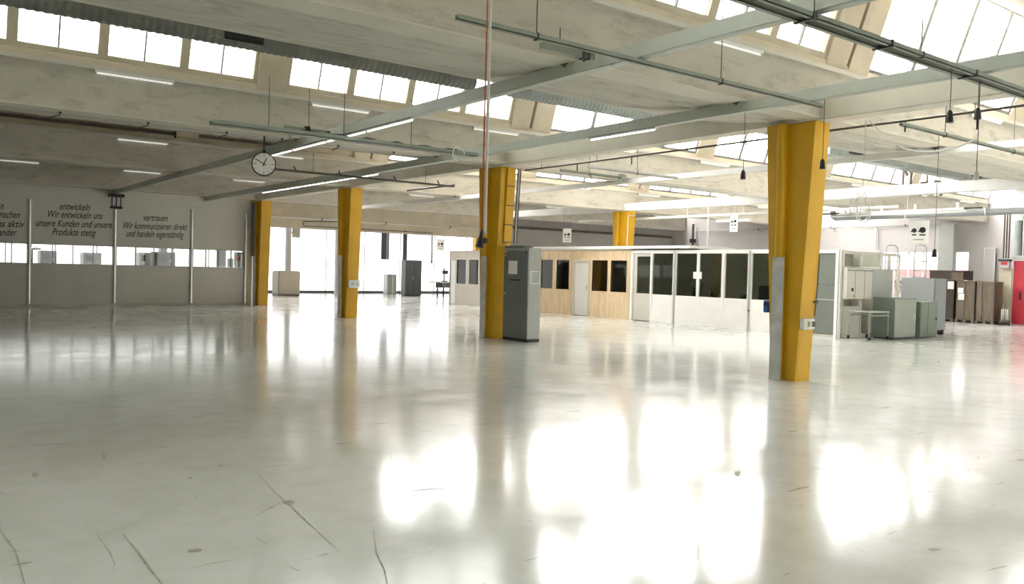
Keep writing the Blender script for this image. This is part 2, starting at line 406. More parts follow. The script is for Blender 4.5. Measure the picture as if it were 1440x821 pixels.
for t, u, v, w in (('entwickeln', 104.5, 291, 43), ('Wir entwickeln uns', 104.5, 302.5, 77), ('unsere Kunden und unsere', 103, 315, 108), ('Produkte stetig', 103, 327, 62),
                   ('vertrauen', 218, 306.5, 34), ('Wir kommunizieren direkt', 217, 318.5, 90), ('und handeln eigenst\u00e4ndig', 217, 329.5, 81),
                   ('n', 2.5, 289.5, 5), ('nschen', 13, 302, 29), ('ns aktiv', 14, 315, 39), ('ander', 9.5, 327, 27)):
    lettering(t, u, v, w, wl)

# ------------------------------------------------------------------ columns
def column(x, y, label, pipe=True, guard=True):
    t = thing('column', label, 'column', (x, y, 0), 0, 'yellow hall columns', 'thing')
    H = 3.945; bx = .205; b0, b1 = .20, .41
    body = MB().hull8([(-bx+.05, -b0, 0), (bx, -b0, 0), (bx, b0, 0), (-bx+.05, b0, 0)], [(-bx+.05, -b1, H), (bx, -b1, H), (bx, b1, H), (-bx+.05, b1, H)])
    # raised rib on the far part of the face, and a narrow one along the other edge
    body.hull8([(-bx-.02, .03, 0), (-bx+.06, .03, 0), (-bx+.06, b0, 0), (-bx-.02, b0, 0)], [(-bx-.02, .06, H), (-bx+.06, .06, H), (-bx+.06, b1, H), (-bx-.02, b1, H)])
    body.hull8([(-bx+.03, -b0, 0), (-bx+.06, -b0, 0), (-bx+.06, -b0+.03, 0), (-bx+.03, -b0+.03, 0)], [(-bx+.03, -b1, H), (-bx+.06, -b1, H), (-bx+.06, -b1+.04, H), (-bx+.03, -b1+.04, H)])
    body.build('shaft', 'yellow', t)
    if pipe: MB().tube([(-bx-.02, .11, 1.905), (-bx-.03, .11, 3.0), (-bx-.03, .135, H-.12), (-bx-.02, .14, H-.002)], .07, 14).build('downpipe', 'yellow', t, smooth=True)
    if guard:
        g = MB(); g.wall('x', -bx-.045, -bx-.03, .02, .20, 0, 1.9)
        g.box(-bx-.045, -bx+.03, .195, .21, 0, 1.9); g.box(-bx-.045, -bx-.02, .01, .022, 0, 1.9)
        g.box(-bx-.05, -bx-.025, .012, .208, .98, 1.0)
        g.build('guard_plate', 'galv', t)
    return t
CX = 11.26
c1 = column(CX, 7.65, 'big yellow column with double socket box and blue box on it')
c2 = column(CX+.10, 15.72, 'yellow column with tall grey switch cabinet standing against it')
c3 = column(CX+.06, 23.3, 'yellow column standing alone between clock and bright doorway, small socket low down')
c4 = column(CX+.13, 30.94, 'yellow column at the end of the writing wall')
c5 = column(22.72, 23.0, 'yellow column rising behind the plywood office roof', True, False)
MB().tube([(-.16, -.30, 1.0), (-.17, -.36, 2.6), (-.18, -.40, 3.7), (-.16, -.41, 3.78), (.2, -.41, 3.78)], .02, 8).build('conduit', 'offwhite', c5, smooth=True)
c6 = column(22.35, 32.12, 'yellow column glimpsed over the cream cubicle in the doorway', False, False)

t = thing('roller_guide', 'black steel guide beside the last yellow column at the writing wall', 'guide', (11.02, 30.72, 0))
MB().box(-.12, .0, -.06, .02, 1.85, 3.85).build('upper_guide', 'black', t); MB().box(-.09, -.03, -.04, .02, 0, 1.85).build('lower_guide', 'galv', t)
# parts on columns that can be lifted off: sockets, boxes
sb = thing('socket_box', 'grey double socket box on the big yellow column', 'socket', (CX-.04, 7.65-.256, .80))
MB().box(-.13, .16, -.07, .0, 0, .17, .008).build('box_body', 'offwhite', sb)
MB().box(-.135, -.13, -.075, -.005, .01, .16).build('end_plate', 'paper', sb); MB().box(-.02, .15, -.075, -.069, .015, .155).build('cover_plate', 'paper', sb)
for x in (.02, .105): MB().disc((x, -.082, .085), (0, 1, 0), .042, .018, 20).build('outlet', 'darkpipe' if x > .1 else 'beige', sb, smooth=True)
bb = thing('socket_box', 'blue plastic socket on the edge of the big yellow column', 'socket', (CX-.02, 7.65+.275, 1.03))
MB().box(-.22, -.10, -.0, .09, 0, .19, .01).build('socket_body', 'blue', bb); MB().disc((-.225, .045, .13), (1, 0, 0), .03, .02, 16).build('flap', 'black', bb)
tag(MB().tube([(CX+.19, 7.65-.32, 1.95), (CX+.195, 7.65-.30, 1.5), (CX+.20, 7.65-.285, 1.3), (CX+.19, 7.65-.27, 1.0)], .008, 6).tube([(CX+.14, 7.65-.290, 1.22), (CX+.23, 7.65-.290, 1.22)], .016, 8).build('hanging_cable', 'black'), 'thin black cable with plug running down the big yellow column', 'cable')
sb3 = thing('socket_box', 'small grey socket box low on the lone yellow column', 'socket', (CX+.08, 23.3-.266, .92))
MB().box(-.17, .2, -.07, 0, 0, .24, .01).build('box_body', 'galv', sb3)
for x in (-.05, .1): MB().disc((x, -.075, .12), (0, 1, 0), .045, .015, 16).build('outlet', 'cabside', sb3)

# trunking and cables beside the second column
tr = thing('cable_trunking', 'yellow cable trunking with joints beside the grey switch cabinet', 'trunking', (11.43, 15.72, 2.2))
b = MB(); b.hull8([(-.1, -.375, 0), (.12, -.375, 0), (.12, -.325, 0), (-.1, -.325, 0)], [(-.1, -.475, 1.72), (.12, -.475, 1.72), (.12, -.417, 1.72), (-.1, -.417, 1.72)])
b.build('trunking_cover', 'yellow', tr)
for z in (.02, .42, .86, 1.3): y = -.375-.1*z/1.72; MB().box(-.105, .125, y-.006, y+.02, z, z+.02).build('joint', 'darkpipe', tr)
for i, (dx, m) in enumerate(((.20, 'darkpipe'), (.235, 'galv'), (.27, 'darkpipe'))):
    MB().tube([(dx, -.36, 0), (dx, -.40, .8), (dx, -.46, 1.66), (dx, -.46, 1.73)], .016, 8).build('cable', m, tr, smooth=True)

# ------------------------------------------------------------------ girders and runway beams
def girder(x, ya, yb, m, z0=3.95, z1=4.23, hw=.17):
    o = MB().box(x-hw, x+hw, ya, yb, z0, z1, .01).build('girder_beam', m)
    return struct(o)
girder(CX, Y0, YP, 'girder'); girder(22.68, Y0, YP, 'railwhite'); girder(0, Y0, YP, 'girder')
def runway(x, ya, yb, m, label, zb=3.845, h=.15, bw=.13):
    t = thing('runway_beam', label, 'beam', (x, ya, zb), 0, 'runway beams under the roof', 'thing'); L = yb-ya
    p = [(-bw/2, 0), (bw/2, 0), (bw/2, .022), (.012, .03), (.012, h-.03), (bw/2, h-.022), (bw/2, h), (-bw/2, h), (-bw/2, h-.022), (-.012, h-.03), (-.012, .03), (-bw/2, .022)]
    MB().prism(p, 'y', 0, L).build('beam_profile', m, t)
    MB().box(-bw/2-.002, -bw/2+.012, 0, L, .0, h).build('side_plate', m, t)
    k = -1
    while YK(k) < yb-.3:
        y = YK(k)+.12-ya
        if y > .2:
            MB().box(-bw/2-.03, bw/2+.03, y-.06, y+.06, h-.02, h+.004).tube([(-bw/2-.02, y, h-.05), (-bw/2-.02, y, h+.004)], .012, 6).tube([(bw/2+.02, y, h-.05), (bw/2+.02, y, h+.004)], .012, 6).build('clamp', 'darkpipe', t)
        k += 1
    return t
rB = runway(6.3, -6, YP-.03, 'rail', 'long grey runway beam passing above the round clock')
MB().box(-.22, .22, YP+5.4, YP+5.8, -.10, -.004).tube([(-.14, YP+5.6, -.08), (-.14, YP+5.6, -.42)], .02, 6).tube([(0, YP+5.6, -.08), (0, YP+5.6, -.42)], .02, 6).tube([(.14, YP+5.6, -.08), (.14, YP+5.6, -.42)], .02, 6).box(-.18, .18, YP+5.52, YP+5.7, -.5, -.42).build('trolley', 'black', rB)
rA = runway(9.42, -6, YP-.03, 'rail', 'long grey runway beam running just before the row of yellow columns')
rC = runway(15.0, -6, YP-.1, 'railwhite', 'brightly lit runway beam above the empty bay before the offices', 3.85, .12, .1)  # same rail as the grey ones; white colour stands in for stronger light
def strip(x, y0, n, label):
    for i in range(n):
        t = thing('hanging_strip_lamp', label % ORD[i], 'lamp', (x, y0+i*1.55, 3.797), 0, 'strip lamps under the runway beams')
        MB().box(-.03, .03, 0, 1.5, .018, .045).build('lamp_housing', 'whitepl', t); MB().tube([(0, .03, .009), (0, 1.47, .009)], .013, 8).build('lamp_tube', 'stripe', t)
strip(6.3, 10.9, 4, '%s white strip lamp on the runway beam beside the clock')
strip(9.42, 17.9, 5, '%s white strip lamp on the runway beam near columns')
strip(9.42, 8.9, 1, '%s short strip lamp on the column-side runway beam, apart from the others')

# ------------------------------------------------------------------ lamps along the gutters
lp = None
for k in range(0, 4):
    y = YK(k)-.05
    tn += 1
    struct(MB().box(X0, X1, y-.075, y-.0, LEDGE-.02, LEDGE+.045).build('trim_%d' % tn, 'offwhite'))
    xs = [2.69+3.72*i for i in range(9)] if k % 2 else [0.9+3.72*i for i in range(9)]
    def shown(x):
        d = Vector((x+.6, y-.04, LEDGE-.06))-EYE; w_ = d.dot(fw); return w_ > 0 and -80 < 720+F*d.dot(rt)/w_ < 1520 and -20 < 410.5-F*d.dot(up)/w_ < 830
    for i, x in enumerate([x for x in xs if shown(x)]):
        lab = '%s tube lamp along the %s roof gutter from the viewer' % (ORD[i], ORD[k])
        if lp is None:
            lp = thing('ceiling_tube_lamp', lab, 'lamp', (x, y-.04, LEDGE-.055), 0, 'tube lamps along the roof gutters')
            MB().box(0, 1.24, -.035, .035, .0, .035).build('lamp_housing', 'whitepl', lp)
            MB().tube([(.03, -.0, -.016), (1.21, -.0, -.016)], .014, 8).build('lamp_tube', 'tube', lp)
            MB().box(0, .03, -.02, .02, -.032, .0).build('end_cap', 'offwhite', lp); MB().box(1.21, 1.24, -.02, .02, -.032, 0).build('end_cap', 'offwhite', lp)
        else: dup(lp, (x, y-.04, LEDGE-.055), lab)

# ------------------------------------------------------------------ ducts under the ridges
def corrugated(name, x0, x1, y, z, r, label, m='duct', vents=()):
    t = thing(name, label, 'duct', (x0, y, z)); L = x1-x0; n = int(L/.06); pts = []; rad = []
    for i in range(n+1): pts.append((L*i/n, 0, 0)); rad.append(r+(.009 if i % 2 else -.004))
    MB().tube(pts, r, 20, radii=rad).build('spiral_tube', m, t)
    for v in vents:
        MB().box(v-x0-.32, v-x0+.32, -r-.03, -r*.55, -.09, .09, .008).build('air_vent', 'black', t)
    for i in range(int(L/2.6)+1):
        a = i*2.6+.6
        if a < L-.1: MB().tube([(a, 0, r*.9), (a, .2, .95)], .008, 5).build('hanger_strap', 'darkpipe', t)
    return t
corrugated('ceiling_duct', -6, 9.45, 14.02, 5.37, .165, 'long grey corrugated air duct crossing before the bright roof windows', 'duct', (4.75,))
corrugated('ceiling_duct', 10.35, 15.6, 14.02, 5.39, .165, 'short corrugated air duct between the two runway beams', 'ductblue')
t = thing('ceiling_duct', 'wide blue-grey flat air duct with two black vents beside the yellow column', 'duct', (21.9, 13.8, 5.2))
MB().box(0, 13, 0, .42, 0, .36, .01).build('duct_casing', 'ductblue', t)
for x in (1.0, 8.9): MB().box(x, x+.75, -.012, .002, .12, .28).build('air_vent', 'black', t)
for x in (.5, 4.5, 8.5, 12.2): MB().box(x, x+.04, -.01, .43, -.01, .37).build('flange', 'ductblue', t)

# ------------------------------------------------------------------ cable rails, trays and pipes
def rail(name, x0, x1, y, z, label, cat='rail', m='greenmetal', twin=0, rods=(), top=4.9):
    t = thing(name, label, cat, (x0, y, z)); L = x1-x0
    def ch(b, dy): b.box(0, L, dy-.025, dy+.025, 0, .008).box(0, L, dy-.025, dy-.019, 0, .05).box(0, L, dy+.019, dy+.025, 0, .05)
    b = MB(); ch(b, 0); b.build('channel', m, t)
    if twin: b = MB(); ch(b, twin); b.build('channel', m, t)
    for x in rods: MB().tube([(x-x0, 0, .03), (x-x0, 0, top-z)], .006, 6).box(x-x0-.012, x-x0+.012, -.03, .03, -.012, .055).build('hanger', 'darkpipe', t)
    return t
rail('hanging_cable_rail', 4.0, 9.62, 6.2, 3.785, 'thin galvanised cable rail hung below the runway beams', 'rail', 'greenmetal', 0, (4.9, 7.6), 5.6)
rail('hanging_cable_rail', 11.5, 18.5, 6.15, 3.785, 'galvanised cable rail beyond the girder with sockets hanging from it', 'rail', 'greenmetal', 0, (12.8, 15.2), 5.6)
t = rail('hanging_cable_rail', 4.8, 13.0, 4.1, 3.76, 'double cable rail crossing before the brightest roof window', 'rail', 'greenmetal', .13, (6.2, 8.0, 10.6), 4.9)
MB().tube([(0, .065, .03), (8.2, .065, .03)], .02, 6).build('cable', 'darkpipe', t)
for x in (1.35, 2.6, 4.3, 6.0): MB().box(x, x+.03, -.035, .165, -.012, .056).build('clamp', 'darkgrey', t)
rail('hanging_cable_rail', 11.75, 14.5, 13.0, 3.775, 'thin galvanised rail past the second column reaching the brightly lit runway beam', 'rail', 'galv', 0, (13.2,), 4.6)
t = rail('hanging_cable_rail', 11.75, 13.6, 13.9, 3.775, 'short dark rail ending in a small junction box beyond the girder', 'rail', 'greenmetal', 0, (12.6,), 4.9)
MB().box(1.8, 1.95, -.06, .06, -.02, .10).build('junction_box', 'greenmetal', t); MB().tube([(.9, 0, 0), (.9, 0, -.14), (1.6, 0, -.10)], .012, 6).build('drop', 'darkpipe', t)
t = thing('ceiling_pipe', 'dark conduit running just above the brightly lit runway beam', 'pipe', (15.32, 4.0, 3.985-.03))
MB().tube([(0, 0, 0), (0, 22, 0)], .022, 6).build('pipe_run', 'darkgrey', t, smooth=True)
for y in (2.0, 5.5, 9.0, 13.0, 17.0): MB().tube([(0, y, 0), (0, y, -.07), (-.26, y, -.07)], .012, 6).build('bracket', 'darkgrey', t)
MB().tube([(.0, 7.6, -.01), (.05, 8.0, -.14), (.02, 8.6, -.20), (.0, 9.2, -.12), (0, 9.6, -.02)], .012, 6).build('cable', 'cable', t, smooth=True)
# perforated tray with loose cables
t = thing('hanging_cable_tray', 'green-grey cable tray with loose cables under the first runway beam', 'cable tray', (3.95, 12.95, 3.70))
MB().box(0, 4.9, -.09, .09, 0, .01).box(0, 4.9, -.09, -.08, 0, .07).box(0, 4.9, .08, .09, 0, .07).build('tray', 'greenmetal', t)
MB().tube([(1.4+.15*i, -.05+.02*math.sin(i*2.1), .07+.02*math.sin(i*1.7)) for i in range(22)], .012, 6).build('cable', 'black', t)
for x in (.9, 2.2, 3.5): MB().tube([(x, 0, .01), (x, 0, .9)], .006, 6).build('hanger', 'darkpipe', t)
MB().tube([(4.45+.13*math.cos(a), -.1, .0+.13*math.sin(a)) for a in [i*.35 for i in range(14)]], .012, 6).build('cable_loop', 'whitepl', t)
t = thing('hanging_lamp_rail', 'short dark lamp rail with post near the roof windows', 'rail', (5.35, 13.6, 3.84))
MB().box(0, .84, -.03, .03, .05, .10).build('channel', 'greenmetal', t); MB().tube([(.12, 0, -.10), (.12, 0, .08)], .016, 6).build('post', 'greenmetal', t); MB().box(.38, .46, -.045, .045, .02, .13).build('clamp', 'black', t)
MB().tube([(.45, 0, .1), (.45, 0, .9)], .006, 5).build('hanger', 'darkpipe', t)
t = thing('hanging_bracket', 'short dark bracket clamped near the thin cable rail', 'bracket', (5.95, 6.75, 3.86))
MB().box(-.55, .18, -.03, .03, .03, .10).build('arm', 'greenmetal', t); MB().box(.06, .10, -.04, .04, .01, .12).box(.0, .04, -.04, .04, .02, .11).build('clamp', 'darkgrey', t)
MB().tube([(-.3, 0, .08), (-.3, 0, .3)], .006, 5).build('hanger', 'darkpipe', t)
# dark pipe behind the clock
t = thing('ceiling_pipe', 'dark horizontal pipe behind the round clock', 'pipe', (6.9, 18.0, 3.70))
MB().tube([(0, 0, 0), (4.75, 0, 0), (4.75, .0, .04), (4.75, 2.4, .04)], .026, 8).build('pipe_run', 'darkpipe', t, smooth=True)
for x in (.5, 1.6, 3.05, 4.3): MB().tube([(x, 0, .02), (x-.08, -.05, .10)], .018, 6).build('valve', 'black', t)
for x in (.9, 3.9): MB().tube([(x, 0, .02), (x, 0, .45)], .006, 5).build('hanger', 'darkpipe', t)
# thin pipe under the column girder, with drops
t = thing('ceiling_pipe', 'thin dark pipe running along the underside of the column girder', 'pipe', (11.62, 2.0, 3.87))
MB().tube([(0, 0, 0), (0, 13.0, 0)], .018, 8).build('pipe_run', 'darkpipe', t, smooth=True)
for y in (4.15, 6.9, 9.6, 11.2): MB().tube([(0, y, 0), (0, y, -.16)], .014, 6).build('drop', 'darkpipe', t)
for y in (1.0, 3.2, 5.6, 8.2, 10.6, 12.4): MB().tube([(0, y, 0), (0, y, .12)], .006, 6).box(-.02, .02, y-.015, y+.015, -.02, .02).build('hanger', 'darkpipe', t)
# pipes over the doorway
t = thing('ceiling_pipe', 'pale pipe along the wall above the bright doorway', 'pipe', (11.6, YP-.22, 3.42))
MB().tube([(0, 0, 0), (10.4, 0, 0)], .04, 8).build('pipe_run', 'offwhite', t, smooth=True)
for x in (2.3, 5.2, 8.4): MB().box(x, x+.04, -.05, .19, -.05, .05).build('clamp', 'darkpipe', t)
t = thing('ceiling_pipe', 'thin dark pipe with a bend above the bright doorway', 'pipe', (13.2, YP-.12, 3.12))
MB().tube([(1.6, 0, .26), (.02, 0, .18), (0, 0, .16), (0, 0, .02), (.02, 0, 0), (6.0, 0, 0)], .02, 6).build('pipe_run', 'darkpipe', t, smooth=True)
for x in (2.0, 4.6): MB().box(x, x+.04, -.03, .09, -.03, .03).build('clamp', 'darkpipe', t)
# hanging supply drop close to the viewer
d0 = 6.2
top = atY(691, -40, 5.1); mid = atY(682, 330, 5.1)
t = thing('hanging_supply_drop', 'white pipe and orange hose drop with black plugs beside the second column', 'hose', (mid.x, mid.y, mid.z))
D = Vector((top.x-mid.x, 0, 4.75-mid.z))
MB().tube([(0, 0, .0), (D.x*.5, 0, D.z*.5), (D.x, 0, D.z)], .011, 8).build('supply_pipe', 'whitepl', t, smooth=True)
MB().tube([(-.03, 0, .02), (-.022+D.x*.5, .01, D.z*.5), (-.02+D.x, 0, D.z)], .006, 6).build('hose', 'orange', t, smooth=True)
MB().tube([(-.030, 0, .035), (-.034, 0, .0), (-.042, 0, -.06), (-.048, 0, -.095), (-.05, 0, -.10)], .02, 12, radii=[.008, .012, .026, .034, .02]).build('plug', 'black', t, smooth=True)
MB().box(-.013, .018, -.02, .02, -.065, -.025, .004).build('switch_box', 'black', t)
MB().tube([(-.06, 0, .0), (-.055, 0, .025), (-.03, 0, .03), (.0, 0, .01)], .004, 6).build('hook', 'galv', t)

# hanging sockets on cords
def cord_socket(u, v, ytop, ztop, label, y=None, x=None, m='black', s=1.0):
    p = atX(u, v, x) if x is not None else atY(u, v, y)
    t = thing('hanging_socket', label, 'socket', (p.x, p.y, p.z), 0, 'sockets hanging on cords')
    MB().tube([(0, 0, -.06*s), (0, 0, -.055*s), (0, 0, .04*s), (0, 0, .065*s)], .03, 12, radii=[.034*s, .038*s, .028*s, .014*s]).build('socket_body', m, t, smooth=True)
    MB().tube([(0, 0, .06*s), (.004, 0, (ztop-p.z)*.5), (0, 0, ztop-p.z)], .0045, 6).build('cord', 'darkpipe', t)
    return t
cord_socket(1156.5, 231, 0, 3.842, 'black hanging socket on a cord before the big yellow column', x=9.40)
cord_socket(1335.5, 164, 0, 3.757, 'black hanging socket below the double cable rail', y=4.1)
cord_socket(1314, 356, 0, 3.783, 'black hanging socket on the longest cord before the side windows', y=6.15)
cord_socket(1045, 246, 0, 3.842, 'black hanging socket near the brightly lit runway beam', x=9.42)
cord_socket(1373, 247, 0, 3.757, 'pale hanging socket beyond the white girder', y=4.16, m='offwhite', s=.8)
t = cord_socket(1375, 160, 0, 3.757, 'slim black supply post with white hoses below the double cable rail', y=4.2)
MB().tube([(0, 0, -.02), (0, 0, -.17)], .012, 8).build('post', 'black', t)
def sag(pts, n=14):
    a, m_, b = [Vector(p) for p in pts]; return [(a*(1-s)**2+m_*2*s*(1-s)+b*s*s) for s in [i/n for i in range(n+1)]]
a, m_, b_ = atY(1262, 205, 5.2), atY(1310, 226, 4.8), atY(1374, 195, 4.2)
tag(MB().tube(sag((a, m_, b_)), .010, 8).build('hanging_hose', 'whitepl', smooth=True), 'white hose sagging from the black supply post', 'hose')
a, m_, b_ = atY(1222, 168, 6.13), atY(1250, 206, 6.0), atY(1284, 181, 6.13)
tag(MB().tube(sag((a, m_, b_)), .007, 6).build('hanging_cable', 'cable', smooth=True), 'thin pale cable loop sagging below the cable rail', 'cable')
# coil of cable on a cord
p = atY(1213, 266, 6.2)
t = thing('hanging_cable_coil', 'coil of pale cable hanging before the white girder', 'cable', (p.x, p.y, p.z))
MB().tube([(0, 0, 0), (.02, 0, 3.784-p.z)], .005, 6).build('cord', 'cable', t)
b = MB()
for i, (cx, cz, r) in enumerate(((.0, -.22, .21), (.10, -.25, .20), (-.06, -.19, .16), (.15, -.18, .14))):
    b.tube([(cx+r*math.cos(a)*.8, .03*i+.02*math.sin(a*2), cz+r*math.sin(a)) for a in [2*PI*j/28 for j in range(28)]], .007, 6, True)
b.build('coil', 'whitepl', t, smooth=True)

# right-hand pipework
t = thing('ceiling_pipe', 'thick grey insulated pipe with elbow under the white girder', 'pipe', (27, 10.1, 3.74))
MB().tube([(0, 0, 0), (0, 4, 0), (0, 6.4, 0), (0, 6.58, -.01), (-.02, 6.68, .06), (-.03, 6.7, .2), (-.03, 6.7, .24)], .105, 14).build('pipe_run', 'machgrey', t, smooth=True)
for y in (1.5, 4.0, 5.6): MB().box(-.12, .12, y, y+.04, -.11, .115).tube([(0, y, .1), (0, y, .8)], .01, 5).build('clamp', 'galv', t)
t = thing('ceiling_pipe_rack', 'white pipe rack with posts under the white girder', 'rack', (26, 11.8, 3.72))
MB().box(-.11, .11, 0, 4.1, 0, .02).box(-.11, -.09, 0, 4.1, 0, .10).build('tray', 'whitepl', t)
MB().tube([(-.2, -.1, -.03), (-.2, 4.3, -.03)], .025, 8).build('pipe_run', 'whitepl', t, smooth=True)
MB().tube([(.2, -.4, .10), (.2, 5.4, .10)], .03, 8).build('pipe_run', 'darkpipe', t, smooth=True)
for y in (.2, 1.5, 2.6, 3.9): MB().box(-.03, .03, y, y+.06, 0, .27).build('post', 'whitepl', t)
t = thing('ceiling_pipe', 'bundle of dark bent pipes before a roof window over the white girder', 'pipe', (27.2, 14.4, 4.5))
for q in (((0, 0, 0), (0, 0, .9), (.25, 0, .62), (.5, 0, .95), (.5, 0, 0)), ((1.0, 0, .95), (1.6, 0, .9), (1.62, 0, .5), (1.2, 0, .45), (1.2, 0, 0)), ((2.0, 0, .1), (2.2, 0, .6), (2.6, 0, .6), (2.65, 0, .1))):
    MB().tube(q, .05, 8).build('pipe_run', 'darkpipe', t)

# dark cable ducts before the second row of roof lights
for i, (xa, xb, z, lab) in enumerate(((-8, 6.0, 4.86, 'long dark cable duct under the second row of roof lights'), (6.6, 9.2, 4.88, 'short dark cable duct continuing behind the clock'))):
    t = thing('ceiling_cable_duct', lab, 'cable duct', (xa, 22.62, z))
    MB().box(0, xb-xa, -.05, .05, 0, .07).build('duct_tray', 'darkpipe', t); MB().box(xb-xa-.03, xb-xa, -.05, .06, -.06, .14).build('end_bracket', 'black', t); MB().box(0, xb-xa, -.06, .16, .11, .14).build('cover_strip', 'cream', t)
hk = None
for i, x in enumerate((2.25, 3.6, 4.95, 6.0, 7.15, 8.4)):
    lab = '%s small dark hook along the roof soffit before the clock' % ORD[i]
    if hk is None:
        hk = thing('ceiling_hook', lab, 'hook', (x, YK(1)+.25, SOF-.02), 0, 'hooks along the roof soffit')
        MB().tube([(0, 0, 0), (0, 0, -.05), (-.16, -.06, -.12)], .012, 6).build('hook_arm', 'darkpipe', hk); MB().box(-.02, .02, -.02, .02, -.02, 0).build('base_plate', 'black', hk)
    else: dup(hk, (x, YK(1)+.25, SOF-.02), lab)

# ------------------------------------------------------------------ clock
cc = atY(371, 231, 15.3)
t = thing('station_clock', 'round white station clock with black hands hanging from the roof gutter', 'clock', cc, math.radians(-20))
R = .222
MB().tube([(0, .05, 0), (0, -.05, 0)], R, 40).build('clock_case', 'black', t, smooth=True)
MB().disc((0, -.052, 0), (0, 1, 0), R*.91, .008, 40).build('dial', 'paper', t)
b = MB()
for i in range(12):
    a = i*PI/6; w, l = (.011, .055) if i % 3 == 0 else (.008, .035)
    r1 = R*.86; r2 = r1-l; c_, s_ = math.sin(a), math.cos(a)
    q = [(c_*r1+s_*w/2, s_*r1-c_*w/2), (c_*r1-s_*w/2, s_*r1+c_*w/2), (c_*r2-s_*w/2, s_*r2+c_*w/2), (c_*r2+s_*w/2, s_*r2-c_*w/2)]
    b.prism(q, 'y', -.0565, -.0585)
b.build('hour_mark', 'ink', t)
def hand(ang, l, w, nm, yy):
    c_, s_ = math.sin(ang), math.cos(ang); q = []
    for r_, ww in ((-.045, w), (l, w*.75)):
        q += [(c_*r_-s_*ww/2, s_*r_+c_*ww/2), (c_*r_+s_*ww/2, s_*r_-c_*ww/2)]
    MB().prism([q[0], q[1], q[3], q[2]], 'y', yy, yy-.003).build(nm, 'ink', t)
hand(math.radians(25), .125, .022, 'hour_hand', -.060); hand(math.radians(-60), .185, .017, 'minute_hand', -.064)
MB().tube([(0, 0, R-.01), (0, 0, 4.0-cc.z)], .016, 8).box(-.035, .035, -.03, .03, R-.01, R+.035).box(-.07, .07, -.05, .05, 3.985-cc.z, 4.0-cc.z).build('stem', 'black', t)

# ------------------------------------------------------------------ switch cabinet at the second column
t = thing('switch_cabinet', 'tall grey electrical cabinet with document pocket standing at a yellow column', 'cabinet', (11.30, 14.36, 0))
MB().box(0, .36, 0, .90, .07, 2.09, .008).build('cabinet_body', 'cabside', t)
MB().box(-.02, .0, .01, .89, .08, 2.03, .004).build('door', 'cabgrey', t)  # door darker than the body, shade on this side put into its colour
MB().box(-.005, .35, .005, .895, 0, .07).build('plinth', 'black', t)
MB().box(-.03, .20, .15, .88, 2.09, 2.14, .006).build('cable_cover', 'cabgrey', t)
d = bpy.data.objects.new('document_pocket', None)
MB().box(-.034, -.02, .38, .70, 1.50, 1.80).build('document_pocket', 'paper', t)
MB().box(-.026, -.0205, .25, .66, 1.355, 1.385).build('nameplate', 'ink', t)
for z in (1.06, 1.92, 2.0): MB().disc((-.024, .83, z), (1, 0, 0), .018, .02, 12).build('lock', 'galv', t)
MB().disc((-.024, .08, 1.97), (1, 0, 0), .02, .02, 12).build('knob', 'black', t)
b = MB(); b.wall('y', -.008, 0, .06, .32, 1.30, 1.58, [(.075, .305, 1.315, 1.565)]); b.build('label_frame', 'paper', t)

# ------------------------------------------------------------------ offices
FX = 20.15
def office(name, label, cat='office'): return thing(name, label, cat, (FX, 0, 0))
# cream cubicle
o = office('office_cubicle', 'cream office cubicle with door and two dark windows beside the bright doorway')
MB().wall('x', 0, .08, 28.55, 31.32, 0, 2.33, [(30.86, 31.25, 0, 1.95), (30.02, 30.74, .92, 1.99), (29.06, 29.77, .92, 1.99)]).wall('y', 28.55, 28.63, .08, 2.2, 0, 2.33).build('front_panel', 'creampanel', o)
MB().box(0, .07, 31.27, 31.33, 0, 2.34).box(0, .07, 28.5, 28.56, 0, 2.34).build('post', 'galv', o)
MB().box(-.02, 2.3, 28.5, 31.35, 2.33, 2.38).build('roof', 'creampanel', o)
dd = MB().box(.01, .05, 30.87, 31.24, .01, 1.94).build('door', 'doorwhite', o); MB().box(-.03, .01, 30.9, 30.98, .98, 1.0).build('handle', 'galv', dd)
for a in (30.02, 29.06):
    MB().box(.03, .04, a, a+.72, .92, 1.99).build('window_pane', 'pane', o); MB().wall('x', -.01, .05, a-.03, a+.75, .89, 2.02, [(a, a+.72, .92, 1.99)]).build('window_frame', 'offwhite', o)
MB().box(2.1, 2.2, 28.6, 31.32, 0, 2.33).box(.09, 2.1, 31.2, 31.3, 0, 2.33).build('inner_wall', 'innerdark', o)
# plywood office
o = office('plywood_office', 'plywood office front with white door and four dark windows')
W = [(24.12, 24.83), (23.18, 23.9), (21.13, 21.92), (20.19, 20.97)]
MB().wall('x', 0, .08, 20.0, 25.9, 0, 2.36, [(a, b, .92, 2.01) for a, b in W]+[(22.11, 22.88, 0, 1.95)]).build('front_panel', 'ply', o)
MB().box(-.012, .0, 23.0, 23.05, 0, 2.36).box(-.012, 0, 20.0, 20.06, 0, 2.36).build('cover_strip', 'cream', o)
for a, b in W:
    MB().box(.03, .04, a, b, .92, 2.01).build('window_pane', 'pane', o)
    MB().wall('x', -.012, .06, a-.04, b+.04, .88, 2.05, [(a, b, .92, 2.01)]).build('window_frame', 'ply', o)
dd = MB().box(0, .05, 22.13, 22.86, .015, 1.93).build('door', 'doorwhite', o)
MB().box(-.03, 0, 22.18, 22.21, .93, 1.1).tube([(-.05, 22.2, 1.0), (-.05, 22.32, 1.0)], .012, 6).build('handle', 'galv', dd)
MB().wall('x', -.02, .06, 22.06, 22.93, 0, 2.0, [(22.13, 22.86, -1, 1.94)]).build('door_frame', 'offwhite', o)
MB().box(2.0, 2.1, 20.0, 25.9, 0, 2.36).box(.08, 2.0, 25.82, 25.9, 0, 2.36).box(.08, 2.0, 20.0, 20.04, 0, 2.36).build('inner_wall', 'innerdark', o)
